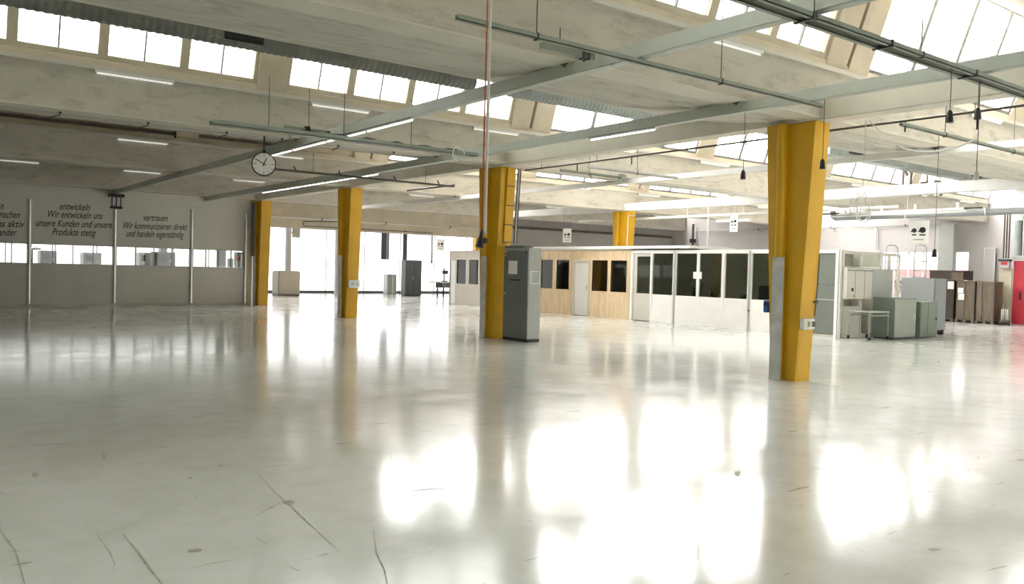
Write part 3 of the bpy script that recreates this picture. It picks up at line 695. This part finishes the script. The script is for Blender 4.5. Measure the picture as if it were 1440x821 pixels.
MB().box(-.06, 2.12, 20.0, 25.95, 2.37, 2.40).build('roof', 'white', o)
MB().box(-.12, 2.12, 17.36, 25.2, 2.41, 2.50).build('roof_sheet', 'white', o)
# glazed white office
o = office('glazed_office', 'white glazed office with grey windows and a notice on its front')
GW = [(18.13, 19.0), (17.15, 17.98), (16.18, 17.04), (15.23, 16.05), (14.4, 15.08), (13.4, 14.25)]
MB().wall('x', 0, .06, 13.2, 19.93, 0, 2.35, [(a, b, .91, 2.25) for a, b in GW]+[(19.08, 19.88, 0, 2.26)]).build('front_panel', 'white', o)
for a, b in GW: MB().box(.03, .036, a, b, .91, 2.25).build('window_pane', 'pane', o)
for y in (18.05, 16.11, 15.15, 14.32, 19.04): MB().box(-.02, .0, y-.03, y+.03, 0 if y in (18.05, 15.15) else .5, 2.34).build('mullion_post', 'alu' if y in (18.05, 15.15) else 'white', o)
for y in (19.95, 12.365): MB().box(-.02, .07, y-.04, y+.04, 0, 2.35).build('corner_post', 'white', o)
MB().box(-.01, .09, 12.33, 19.95, 2.26, 2.345).build('head_rail', 'white', o)
dd = MB().wall('x', .01, .05, 19.09, 19.86, .02, 2.25, [(19.13, 19.72, .92, 2.15)]).build('door', 'offwhite', o); MB().box(.028, .034, 19.13, 19.72, .92, 2.15).build('door_pane', 'pane', dd)
MB().wall('x', .03, .05, 12.38, 13.17, .08, 2.27).build('grey_panel', 'greypanel', o)
MB().box(.0, .05, 12.41, 13.17, 0, .07).build('panel_base', 'interior', o); MB().box(.025, .03, 12.41, 13.17, 1.0, 1.02).build('panel_joint', 'interior', o)
for i in range(5): MB().disc((.026, 12.5+.13*i, 1.42), (1, 0, 0), .014, .012, 10).build('vent_hole', 'black', o)
MB().box(-.012, -.004, 13.18, 13.22, .55, 2.2).build('seal_strip', 'black', o); MB().box(-.02, -.0, 13.16, 13.2, .8, .95).build('handle', 'black', o)
MB().box(-.012, -.003, 16.93, 17.27, 1.46, 1.68).build('notice', 'white', o); MB().box(-.02, 0, 15.12, 15.18, .55, .6).build('lock', 'black', o)
MB().box(2.1, 2.2, 12.4, 19.95, 0, 2.35).box(.08, 2.1, 19.9, 19.96, 0, 2.35).box(.07, 2.1, 13.2, 13.24, 0, 2.35).build('inner_wall', 'interior', o)
MB().box(.09, 2.2, 13.2, 19.95, 2.35, 2.37).build('roof', 'white', o)
# plants inside, behind the glass
for (yy, lab, sc) in ((17.45, 'dark spiky plant at the window beneath the notice', 1.0), (16.75, 'low dark plant behind the pane beside the notice', .7), (15.6, 'small dark plant on the inner sill of glazed office', .45)):
    t = thing('potted_plant', lab, 'plant', (FX+.38, yy, 0))
    MB().tube([(0, 0, 0), (0, 0, .02), (0, 0, .8)], .1, 14, radii=[.10, .12, .16]).build('pot', 'darkgrey', t, smooth=True)
    b = MB()
    for i in range(46):
        a = random.uniform(0, 2*PI); h = random.uniform(.25, .62)*sc; r = random.uniform(.06, .26)*sc+.04
        p0 = Vector((random.uniform(-.08, .08), random.uniform(-.08, .08), .78)); p1 = p0+Vector((math.cos(a)*r*.4, math.sin(a)*r*.8, h)); p2 = p0+Vector((math.cos(a)*r*.9, math.sin(a)*r*1.5, h*.8))
        n = Vector((-math.sin(a), math.cos(a), 0))*.014
        b.poly([p0-n, p0+n, p1+n, p1-n]); b.poly([p1-n, p1+n, p2])
    b.build('foliage', 'plant', t)
t = thing('office_chair', 'dark office chair seen dimly inside the glazed office', 'chair', (FX+1.2, 15.65, 0))
MB().box(-.25, .25, -.25, .25, .42, .5, .03).build('seat', 'black', t); MB().box(.2, .27, -.22, .22, .6, 1.3, .03).build('backrest', 'black', t); MB().tube([(0, 0, .05), (0, 0, .43)], .03, 8).build('column_stem', 'black', t)
b = MB()
for i in range(5): b.tube([(0, 0, .09), (.28*math.cos(i*1.257), .28*math.sin(i*1.257), .03)], .02, 6)
b.build('base', 'black', t)
MB().box(.17, .24, -.03, .03, .45, .75).build('back_bracket', 'black', t)

# end frame of the office row, with boards
t = thing('office_end_frame', 'open white frame wall with mounted boards at the end of the office row', 'partition', (FX, 12.25, 0))
b = MB().wall('y', 0, .06, .0, 3.02, 0, 2.33, [(.08, .97, 1.93, 2.25), (1.05, 1.93, 1.93, 2.25), (2.0, 2.42, 1.1, 2.25), (2.5, 2.95, 1.1, 2.25), (.08, 1.93, 1.0, 1.93), (.08, 1.0, .85, 1.0), (1.07, 2.95, .1, 1.0), (.08, 1.0, .06, .85)])
b.build('frame', 'offwhite', t)
MB().box(-.0, .08, -.04, .0, 0, 2.34).build('corner_post', 'alu', t)
MB().box(.08, 1.0, .02, .04, .06, .85).build('lower_panel', 'offwhite', t)
for a, e in ((.08, .97), (1.05, 1.93)): MB().box(a, e, .028, .034, 1.93, 2.25).build('window_pane', 'pane', t)
cb = MB().box(.03, 1.27, -.16, -.005, 1.05, 1.89, .006).build('wall_cupboard', 'offwhite', t)
MB().box(.03, 1.27, -.166, -.16, 1.80, 1.82).box(.42, .428, -.166, -.16, 1.05, 1.8).box(.88, .888, -.166, -.16, 1.05, 1.8).build('door_gap', 'darkgrey', cb)
MB().disc((.30, -.165, 1.30), (0, 1, 0), .05, .012, 16).disc((.36, -.165, 1.13), (0, 1, 0), .018, .012, 12).build('hand_hole', 'black', cb)
MB().box(.1, .2, -.167, -.16, 1.84, 1.87).box(.5, .8, -.167, -.16, 1.835, 1.865).build('nameplate', 'cabside', cb)
MB().box(1.27, 2.42, -.11, -.005, 1.07, 1.87, .006).build('back_board', 'cabside', t)

# ------------------------------------------------------------------ loose furniture at the end of the offices
t = thing('trolley_table', 'small grey frame table on castors before the white boards', 'table', (20.3, 11.48, 0))
MB().box(0, .95, 0, .62, .72, .75).build('tabletop', 'cabside', t)
for x in (.02, .93):
    for y in (.02, .6):
        MB().tube([(x, y, .09), (x, y, .72)], .02, 6).build('leg', 'greenmetal', t); MB().disc((x, y, .042), (0, 1, 0), .042, .03, 14).box(x-.015, x+.015, y-.03, y+.03, .045, .095).build('castor', 'black', t)
MB().box(.02, .93, .01, .03, .62, .65).box(.02, .93, .59, .61, .62, .65).build('rail', 'greenmetal', t)
t = thing('metal_cabinet', 'low green-grey metal cabinet behind the trolley table', 'cabinet', (21.42, 11.45, 0))
MB().box(0, 1.15, 0, .6, .03, 1.1, .008).build('cabinet_body', 'machgreen', t); MB().box(.02, 1.13, -.02, 0, .06, 1.07, .004).build('door', 'machgreenlt', t); MB().box(.05, 1.1, .03, .57, 0, .03).build('plinth', 'black', t)
MB().box(1.03, 1.06, -.035, -.02, .55, .65).build('handle', 'galv', t)
t = thing('metal_cabinet', 'low green cabinet standing against the tall grey cabinet', 'cabinet', (22.75, 11.42, 0))
MB().box(0, 1.0, 0, .5, .02, 1.0, .008).build('cabinet_body', 'machgreen', t); MB().box(.01, .42, -.015, 0, .05, .97, .004).build('door', 'machgreen', t); MB().box(.44, .98, -.015, 0, .05, .97, .004).build('door', 'machgreen', t)
MB().box(.86, .9, -.03, -.015, .48, .56).build('handle', 'black', t)
t = thing('metal_cabinet', 'tall plain grey cabinet on dark feet beside the brown crates', 'cabinet', (24.55, 11.9, 0))
MB().box(0, .68, 0, 1.02, .14, 1.66, .01).build('cabinet_body', 'machgrey', t); MB().box(-.015, 0, .02, 1.0, .17, 1.63, .004).build('door', 'machgrey', t)
for x in (.02, .56):
    for y in (.02, .85): MB().box(x, x+.1, y, y+.14, 0, .14).build('foot', 'darkboard', t)
MB().box(.02, .66, .05, .97, .06, .14).build('base_board', 'darkboard', t)
# rolling ladder
t = thing('platform_ladder', 'rolling platform ladder with curved handrails before the side windows', 'ladder', (26.0, 13.3, 0))
for y in (0, .95):
    MB().tube([(0, y, .06), (.0, y, 2.5), (.04, y, 2.66), (.2, y, 2.72), (.55, y, 2.72), (.72, y, 2.66), (.76, y, 2.5), (.76, y, .06)], .022, 8).build('handrail', 'cabside', t, smooth=True)
    MB().tube([(0, y, 2.2), (.76, y, 2.2)], .016, 6).tube([(0, y, 1.9), (.76, y, 1.9)], .016, 6).build('cross_rail', 'cabside', t)
for i in range(7): MB().box(-.7+.1*i, -.5+.1*i, .03, .92, .22+.24*i, .25+.24*i).build('step', 'galv', t)
for y in (.02, .93): MB().tube([(-.68, y, .1), (.0, y, 1.72)], .022, 6).build('stringer', 'cabside', t)
MB().box(0, .76, .02, .93, 1.66, 1.70).build('platform', 'galv', t)
for x in (0, .76):
    for y in (0, .95): MB().disc((x, y, .05), (0, 1, 0), .05, .03, 14).build('castor', 'black', t)
# crates on pallets
def pallet(x, y, sx, sy, label):
    t = thing('pallet', label, 'pallet', (x, y, 0), 0, 'wooden pallets under the crates')
    for i in range(5): w = sy/5; MB().box(0, sx, i*w+.01, (i+1)*w-.02, .115, .14).build('deck_board', 'timber', t)
    for xx in (0, sx/2-.06, sx-.12):
        MB().box(xx, xx+.12, 0, sy, .095, .115).box(xx, xx+.12, 0, sy, 0, .02).build('bearer', 'timber', t)
        for yy in (0, sy/2-.06, sy-.12): MB().box(xx, xx+.12, yy, yy+.12, .02, .095).build('block', 'timber', t)
    return t
def crate(x, y, sx, sy, h, label, m='cardboard', papers=()):
    t = thing('crate', label, 'crate', (x, y, .14)); b = MB().box(.02, sx-.02, .02, sy-.02, 0, h)
    b.build('crate_body', m, t)
    n = max(3, int(sy/.17)); w = sy/n; b = MB()
    for i in range(n):
        if i % 2 == 0: b.box(-.005, .02, i*w+.01, (i+1)*w-.01, 0, h)
    for i in range(max(3, int(sx/.2))): b.box(i*.2+.02, i*.2+.12, -.005, .02, 0, h)
    b.build('slat_cladding', 'timber' if m == 'cardboard' else m, t)
    MB().box(-.01, sx+.01, -.01, sy+.01, h, h+.03).build('lid', m, t)
    for (ya, yb, za, zb) in papers: MB().box(-.016, -.006, ya, yb, za, zb).build('delivery_note', 'paper', t)
    return t
pallet(33.1, 15.32, .8, 1.0, 'wooden pallet beneath the dark stacked crate'); crate(33.12, 15.34, .78, .96, 1.46, 'dark brown crate half hidden by the tall grey cabinet', 'darkboard', [(.0, .24, 1.14, 1.44)])
pallet(33.1, 14.55, .8, .72, 'wooden pallet beneath the crate with paper notes'); crate(33.12, 14.56, .78, .70, 1.44, 'brown slatted crate with white paper notes on its side', 'cardboard', [(.42, .62, 1.0, 1.2), (.38, .60, .74, .98)])
pallet(33.1, 13.85, .8, .66, 'wooden pallet beneath the plain crate near the wall'); crate(33.12, 13.86, .78, .64, 1.43, 'plain brown slatted crate without notes beside the hose trolley', 'cardboard')
t = thing('flat_box', 'flat dark brown box lying on top of the crates', 'box', (33.08, 14.98, 1.64))
MB().box(0, .8, 0, 1.3, 0, .32, .006).build('box_body', 'darkboard', t); MB().box(-.01, .81, -.01, 1.31, .32, .36).build('lid', 'darkboard', t); MB().box(-.006, 0, .02, .45, .02, .3).build('side_label', 'cardboard', t)
# hose trolley
t = thing('hose_trolley', 'small trolley with a coiled pale hose beside the crates', 'trolley', (33.2, 13.5, 0), math.radians(20))
MB().box(-.25, .25, -.13, .13, .1, .14).build('deck', 'darkgrey', t)
for x in (-.2, .2): MB().disc((x, -.15, .09), (0, 1, 0), .09, .04, 18).build('wheel', 'black', t); MB().disc((x, .15, .09), (0, 1, 0), .09, .04, 18).build('wheel', 'black', t)
b = MB()
for i in range(4): b.tube([(.2*math.cos(a), -.09+.06*i, .37+.21*math.sin(a)) for a in [2*PI*j/24 for j in range(24)]], .022, 8, True)
b.build('hose_coil', 'cable', t, smooth=True); MB().tube([(-.24, 0, .12), (-.3, 0, .75), (-.36, 0, .78)], .015, 6).build('handle', 'darkgrey', t)

# ------------------------------------------------------------------ side wall fittings
t = thing('ventilation_duct', 'pale square air duct standing before the side windows', 'duct', (34.4, 16.02, 0))
MB().box(0, .3, 0, .6, 0, 3.9, .006).build('duct_casing', 'cabside', t)
for z in (1.2, 2.9): MB().box(-.012, .31, -.012, .612, z, z+.03).build('flange', 'cabside', t)
t = thing('notice_board', 'tall white board on the wall between window and red door', 'board', (34.88, 14.62, 1.2))
MB().box(0, .06, 0, .42, 0, 1.74, .006).build('board', 'wallwhite', t); MB().wall('x', -.01, 0, 0, .42, 0, 1.74, [(.02, .40, .02, 1.72)]).build('board_frame', 'alu', t)
t = thing('red_door', 'tall red sliding door at the side of the hall', 'door', (34.16, 10.6, 0))
MB().box(0, .08, 0, 3.05, .02, 2.42, .006).build('door_leaf', 'red', t); MB().box(-.03, .12, -1, 3.08, 2.44, 2.58).build('top_track', 'cabside', t); MB().box(-.03, .0, 2.75, 2.8, .95, 1.25).build('handle', 'black', t)
for y in (.4, 2.6): MB().disc((-.04, y, 2.46), (1, 0, 0), .06, .03, 14).build('roller', 'black', t)
t = thing('beige_panel', 'narrow beige panel standing next to the red door', 'panel', (34.1, 13.68, 0))
MB().box(0, .06, 0, .45, .05, 2.13, .004).build('panel_sheet', 'beige', t); MB().box(-.015, .0, -.0, .45, 1.2, 1.23).build('cross_strip', 'cream', t); MB().box(.0, .06, .02, .43, 0, .05).build('foot', 'darkgrey', t)
t = thing('control_box', 'small grey control box with pink label above the beige panel', 'control box', (33.94, 13.72, 2.135))
MB().box(0, .16, 0, .36, 0, .26, .008).build('box_body', 'cabside', t); MB().box(-.006, 0, .06, .30, .12, .24).build('label_plate', 'red', t); MB().box(-.02, .18, -.02, .38, .26, .34).build('cap', 'black', t)
for i, (y, lab) in enumerate(((13.3, 'grey-blue vertical duct pipe with white cap above the control box'), (12.98, 'second grey-blue vertical duct pipe farther along above red door'))):
    t = thing('ceiling_duct_pipe', lab, 'duct', (33.6, y, 2.6), 0, 'vertical duct pipes over the red door')
    MB().tube([(0, 0, 0), (0, 0, 1.3)], .13, 18).build('tube', 'ductblue', t, smooth=True); MB().tube([(0, 0, 1.3), (0, 0, 1.36), (0, 0, 1.52), (0, 0, 1.58)], .14, 18, radii=[.14, .15, .15, .11]).build('cap', 'whitepl', t, smooth=True)
t = thing('ceiling_pipe', 'dark cable bundle running down the wall beside the vertical duct pipes', 'pipe', (33.9, 13.74, 2.5))
for i in range(3): MB().tube([(0, .09*i, 0), (0, .09*i, 1.75)], .03, 8).build('cable', 'darkpipe', t)
t = thing('ceiling_pipe', 'pale pipe with bend on the white side wall', 'pipe', (34.9, 19.6, 2.95))
MB().tube([(0, 0, 0), (0, 0, .86), (0, .05, .92), (0, .3, .92)], .035, 8).build('pipe_run', 'whitepl', t, smooth=True)
t = thing('ceiling_pipe', 'long thin grey pipe along the top of the side wall', 'pipe', (34.8, 16.7, 3.92))
MB().tube([(0, 0, 0), (0, 13, 0)], .04, 8).build('pipe_run', 'cabside', t, smooth=True)
for y in (1.5, 5, 9): MB().box(-.05, .2, y, y+.05, -.05, .05).build('clamp', 'darkpipe', t)
t = thing('ceiling_pipe', 'dark vertical pipe in the wall corner behind the offices', 'pipe', (34.75, 29.9, 0))
MB().tube([(0, 0, 0), (0, 0, 4.3)], .07, 10).build('pipe_run', 'darkpipe', t, smooth=True); MB().box(-.12, .12, -.12, .12, 3.3, 3.5).build('valve', 'black', t)
t = thing('ceiling_pipe', 'dark pipe along the grey wall behind the offices', 'pipe', (23.2, YP-.2, 3.6))
MB().tube([(0, 0, 0), (11.3, 0, 0)], .06, 8).build('pipe_run', 'darkpipe', t, smooth=True)
for x in (1.5, 5, 8.5): MB().box(x, x+.05, -.07, .19, -.07, .07).build('clamp', 'darkgrey', t)
t = thing('ceiling_pipe', 'thin white vertical pipe behind the office roof', 'pipe', (24.3, 20.2, 0))
MB().tube([(0, 0, 0), (0, 0, 4.3)], .03, 8).build('pipe_run', 'whitepl', t, smooth=True)
t = thing('hanging_lamp_tray', 'white box lamp hanging beneath the white girder near a poster', 'lamp', (24.6, 18.6, 3.55))
MB().box(0, .2, 0, 1.5, 0, .09, .006).build('lamp_housing', 'whitepl', t)
for y in (.3, 1.2): MB().tube([(.1, y, .08), (.1, y, .9)], .008, 5).build('hanger', 'galv', t)
t = thing('ceiling_pipe', 'pale supply pipe with hangers running beneath the white girder', 'pipe', (23.6, 12.6, 3.72))
MB().tube([(0, 0, 0), (0, 14, 0)], .045, 8).build('pipe_run', 'whitepl', t, smooth=True)
for y in (3.3, 5.5, 8.0, 11): MB().tube([(0, y, 0), (0, y, .5)], .02, 6).build('hanger', 'whitepl', t)

# hanging posters
def poster(u, v, w, h, pl, c, label, rz=0.0):
    p = atX(u, v, c) if pl == 'x' else atY(u, v, c)
    t = thing('hanging_sign', label, 'sign', (p.x, p.y, p.z), rz, 'hanging workplace signs')
    MB().box(-w/2, w/2, -.008, .008, -h/2, h/2).build('board', 'white', t)
    y = -.0085
    for dx, s in ((-.22, .75), (.18, 1.0)):           # two machine silhouettes
        b = MB(); R_ = .16*w*s
        b.prism([(dx*w+R_*math.cos(a), .08*h*s+R_*math.sin(a)) for a in [2*PI*i/18 for i in range(18)]], 'y', y, y-.002)
        b.prism([(dx*w-R_*1.4, .02*h), (dx*w-R_*.3, .16*h*s), (dx*w-R_*.2, .1*h*s), (dx*w-R_*1.2, -.03*h)], 'y', y, y-.002)
        b.box(dx*w-R_*.9, dx*w+R_*.9, y-.002, y, -.16*h, -.10*h)
        b.build('machine_picture', 'ink', t)
    MB().box(-.25*w, .25*w, y-.002, y, -.36*h, -.31*h).build('caption_line', 'cabside', t)
    MB().tube([(-w*.4, 0, h/2-.02), (-w*.4, 0, 4.1-p.z)], .004, 5).build('hanging_wire', 'darkpipe', t); MB().tube([(w*.4, 0, h/2-.02), (w*.4, 0, 4.1-p.z)], .004, 5).build('hanging_wire', 'darkpipe', t)
    return t
poster(797.5, 331, .34, .55, 'x', 21.5, 'white sign with two machine pictures above the plywood office', -.55)
poster(1032, 313, .28, .62, 'x', 23.0, 'narrow white sign seen at an angle over the glazed office', -1.35)
poster(1292, 326, .68, .84, 'x', 30.0, 'large white sign with machine pictures before the side wall', -1.05)
poster(619.5, 344, .40, .58, 'y', 36.0, 'small grey sign in the bright room beyond the cream cubicle', -.35)

# ------------------------------------------------------------------ bright room beyond the doorway
t = thing('wrapped_box', 'pale wrapped block standing on the floor beyond the doorway', 'box', (15.62, 40.0, 0))
MB().box(0, 1.15, 0, .9, .06, 1.25, .05).build('block', 'creampanel', t); MB().box(.02, 1.13, .02, .88, 0, .06).build('pallet_base', 'timber', t)
t = thing('metal_cabinet', 'dark anthracite two-door cabinet in the bright room', 'cabinet', (22.85, 40.0, 0))
MB().box(0, 1.02, 0, .5, .04, 1.98, .006).build('cabinet_body', 'darkgrey', t)
for x in (.01, .52): MB().box(x, x+.49, -.02, 0, .07, 1.95, .004).build('door', 'darkgrey', t)
MB().box(.46, .48, -.035, -.02, .9, 1.1).build('handle', 'galv', t); MB().box(.02, 1.0, .02, .48, 0, .04).build('plinth', 'black', t)
t = thing('waste_bin', 'grey bin with pale stripe near the far windows', 'bin', (23.15, 42.6, 0))
MB().box(0, .6, 0, .5, 0, 1.1, .01).build('bin_body', 'cabside', t); MB().box(.32, .37, -.008, .0, .02, 1.1).build('stripe', 'white', t); MB().box(-.01, .61, -.01, .51, 1.1, 1.14).build('lid', 'cabside', t)
t = thing('workbench', 'workbench with dark underframe beside the cream cubicle', 'workbench', (23.95, 38.6, 0))
MB().box(0, 1.6, 0, .8, .78, .84, .006).build('worktop', 'offwhite', t)
MB().box(.45, 1.5, .06, .74, .5, .77).build('drawer_unit', 'darkgrey', t)
for x in (.55, 1.45):
    for y in (.08, .7): MB().box(x-.03, x+.03, y-.03, y+.03, 0, .5).build('leg', 'black', t)
t = thing('drill_press', 'dark bench machine standing on the workbench', 'machine', (24.75, 39.0, .84))
MB().box(-.14, .14, -.12, .12, 0, .05).build('base', 'black', t); MB().tube([(0, .05, .05), (0, .05, .75)], .04, 10).build('column_stem', 'darkgrey', t); MB().box(-.1, .12, -.2, .1, .42, .62, .02).build('head', 'black', t); MB().tube([(0, -.14, .2), (0, -.14, .42)], .025, 8).build('spindle', 'galv', t); MB().tube([(.12, -.1, .5), (.3, -.12, .42)], .015, 6).build('lever', 'black', t)
# hanging door strips / pillars near the far glass
for i, (u, w, m) in enumerate(((539.5, .3, 'darkgrey'), (569.5, .26, 'darkgrey'))):
    p = atY(u, 345, 43.2)
    t = thing('hanging_shutter', ['dark hanging shutter strip with perforated edge in the bright room', 'plain dark hanging shutter strip in the bright room'][i], 'shutter', (p.x, 43.2, 2.0))
    MB().box(-w/2, w/2, -.04, .04, 0, 2.2).build('strip', m, t)
    if i == 0: MB().box(w/2, w/2+.22, -.02, .02, 0, 2.2).build('edge_panel', 'machgrey', t)
    MB().box(-w/2-.05, w/2+.05, -.06, .06, 2.15, 2.25).build('head_box', 'darkgrey', t)
for i, (u, m) in enumerate(((405.5, 'wallwhite'), (475, 'wallwhite'))):
    p = atY(u, 345, 42.0)
    t = thing('support_post', ['slim white post with notice box in the bright room', 'slim white post in the bright room beside the lone column'][i], 'post', (p.x, 42.0, 0))
    MB().box(-.12, .12, -.12, .12, 0, 4.0, .01).build('post_shaft', m, t); MB().box(-.16, .16, -.16, .16, 0, .03).build('base_plate', 'cabside', t)
    if i == 0: MB().box(.2, .6, -.1, .02, 3.0, 3.5).box(.1, .25, -.05, 0, 3.2, 3.3).build('notice_box', 'creampanel', t)
t = thing('hanging_cable_pipe', 'thin dark pole hanging from the roof in the bright room', 'pole', (atY(607.5, 345, 40).x, 40, 1.95))
MB().tube([(0, 0, 0), (0, 0, 2.4)], .045, 8).build('pole', 'darkgrey', t); MB().tube([(0, 0, -.1), (0, 0, 0)], .07, 8).build('plug', 'darkgrey', t)
# machines behind the window strip
for i, (u0_, u1_, v0_, lab) in enumerate(((57, 80, 352, 'dark machine with bent pipe behind the middle of the window strip'), (118, 143, 355, 'pale grey machine housing behind the window strip'), (196, 212, 355, 'grey locker behind the window strip under the second slogan'), (218, 247, 354, 'dark equipment rack behind the window strip near its end'))):
    a, b_ = atY(u0_, v0_, 36.0), atY(u1_, v0_, 36.0); w = b_.x-a.x
    t = thing('workshop_machine', lab, 'machine', (a.x, 36.0, 0))
    mm = ['darkgrey', 'machgrey', 'cabside', 'darkgrey'][i]
    MB().box(0, w, 0, .8, .08, a.z, .02).build('housing', mm, t); MB().box(.04, w-.04, .05, .75, 0, .08).build('base', 'black', t)
    MB().box(.08, w*.55, -.02, 0, a.z-.35, a.z-.1).build('window_panel', 'black', t); MB().box(w*.7, w*.85, -.03, 0, a.z-.4, a.z-.3).build('control_panel', 'cabside', t)
    if i == 0: MB().tube([(-.25, .3, 1.0), (-.25, .3, a.z+.0), (-.2, .3, a.z+.06), (.05, .3, a.z+.06)], .04, 8).build('pipe', 'cabside', t)
    if i == 3: MB().box(w*.3, w*.62, .1, .5, a.z, a.z+.18).build('top_unit', 'machgrey', t)

# ------------------------------------------------------------------ floor joint and worn marks
jt = MB(); jt.box(CX-.01, CX+.01, Y0, 7.3, .0002, .0012); jt.build('expansion_joint', 'scuff', fl)
def mark(pts, w, m='scuff'):
    P = [atZ(*p) for p in pts]; b = MB(); L_, R_ = [], []
    for i, p in enumerate(P):
        d = (P[min(i+1, len(P)-1)]-P[max(i-1, 0)]).normalized(); n = Vector((-d.y, d.x, 0)); ww = w*(.35 if i in (0, len(P)-1) else random.uniform(.6, 1.1))
        L_.append((p.x+n.x*ww, p.y+n.y*ww, .0015)); R_.append((p.x-n.x*ww, p.y-n.y*ww, .0015))
    for i in range(len(P)-1): b.poly([L_[i], L_[i+1], R_[i+1], R_[i]])
    b.build('scratch', m, fl)
def fleck(u, v, w, h):
    n = 9; b = MB(); b.poly([tuple(Vector((q.x, q.y, .0016))) for q in [atZ(u+w/2*math.cos(2*PI*i/n)*random.uniform(.6, 1.1), v+h/2*math.sin(2*PI*i/n)*random.uniform(.6, 1.1)) for i in range(n)]]); b.build('fleck', 'scuff', fl)
for pts, w in (([(361, 664), (385, 690), (415, 718), (447, 748), (478, 776)], .006), ([(172, 750), (193, 775), (212, 802), (228, 822)], .008), ([(525, 745), (529, 778), (540, 800), (545, 824)], .006), ([(0, 745), (22, 775), (35, 822)], .006),
               ([(496, 631), (526, 636)], .012), ([(563, 691), (600, 688), (640, 685)], .008), ([(135, 750), (155, 778), (162, 795)], .005), ([(550, 630), (551, 655)], .006), ([(360, 757), (377, 765)], .01), ([(755, 549), (776, 545)], .012), ([(982, 767), (981, 788)], .006),
               ([(765, 577), (775, 580)], .016), ([(1137, 615), (1150, 614), (1163, 617)], .012), ([(1135, 656), (1152, 660), (1166, 657)], .012), ([(1249, 635), (1270, 640)], .012), ([(1030, 631), (1050, 634)], .009), ([(1028, 695), (1045, 699)], .016), ([(1296, 551), (1312, 555)], .016), ([(1362, 563), (1382, 562)], .012),
               ([(140, 585), (155, 583)], .02), ([(360, 725), (395, 706), (415, 707)], .010), ([(545, 708), (565, 716)], .006), ([(640, 712), (654, 714)], .008), ([(507, 564), (520, 564)], .014), ([(580, 558), (590, 558)], .014), ([(428, 572), (443, 567)], .016), ([(413, 578), (434, 580)], .014)):
    mark(pts, w)
for f in ((831, 525.5, 17, 2.4), (1037, 665, 11, 11), (146, 643, 8, 11), (50, 667, 11, 13), (152, 580, 30, 6), (650, 585, 6, 4), (405, 707, 20, 7), (856, 605, 3, 2), (355, 577, 18, 4), (275, 774, 26, 6), (1315, 773, 22, 5), (267, 672, 8, 4), (843, 733, 3, 2)): fleck(*f)

# ------------------------------------------------------------------ light
w = bpy.data.worlds.new('overcast_sky'); S.world = w; w.use_nodes = True
bg = w.node_tree.nodes['Background']; bg.inputs['Color'].default_value = (1, 1, 1, 1); bg.inputs['Strength'].default_value = 26.0
def portal(name, loc, rot, sx, sy):
    l = bpy.data.lights.new(name, 'AREA'); l.shape = 'RECTANGLE'; l.size = sx; l.size_y = sy
    try: l.cycles.is_portal = True
    except Exception: pass
    o = bpy.data.objects.new(name, l); COL.objects.link(o); o.location = loc; o.rotation_euler = rot
def aim(o_dir): return Vector(o_dir).to_track_quat('-Z', 'Y').to_euler()
for k in range(-1, 5):
    zc = (SILL+RIDGE)/2; yc = YK(k)-LEAN*(zc-SILL)
    xa, xb = (X0, X1) if k < 2 else (12.3, X1)
    portal('skylight_opening', ((xa+xb)/2, yc+.10, zc), aim((0, -1, -LEAN)), xb-xa, 1.25)
portal('front_window_opening', (19.5, Y0-.25, 2.2), aim((0, 1, 0)), 21, 2.9)
portal('far_window_opening', (12.0, Y1+.2, 1.95), aim((0, -1, 0)), 45, 3.7)
portal('side_window_opening', (X1+.2, 17.56, 1.9), aim((-1, 0, 0)), 3.8, 1.9)

S.view_settings.view_transform = 'Standard'; S.view_settings.look = 'None'; S.view_settings.gamma = 1; S.view_settings.use_curve_mapping = False
S.view_settings.exposure = 0.5
S.cycles.use_denoising = True
S.cycles.max_bounces = 10; S.cycles.diffuse_bounces = 5; S.cycles.transparent_max_bounces = 16
S.cycles.caustics_reflective = False; S.cycles.caustics_refractive = False
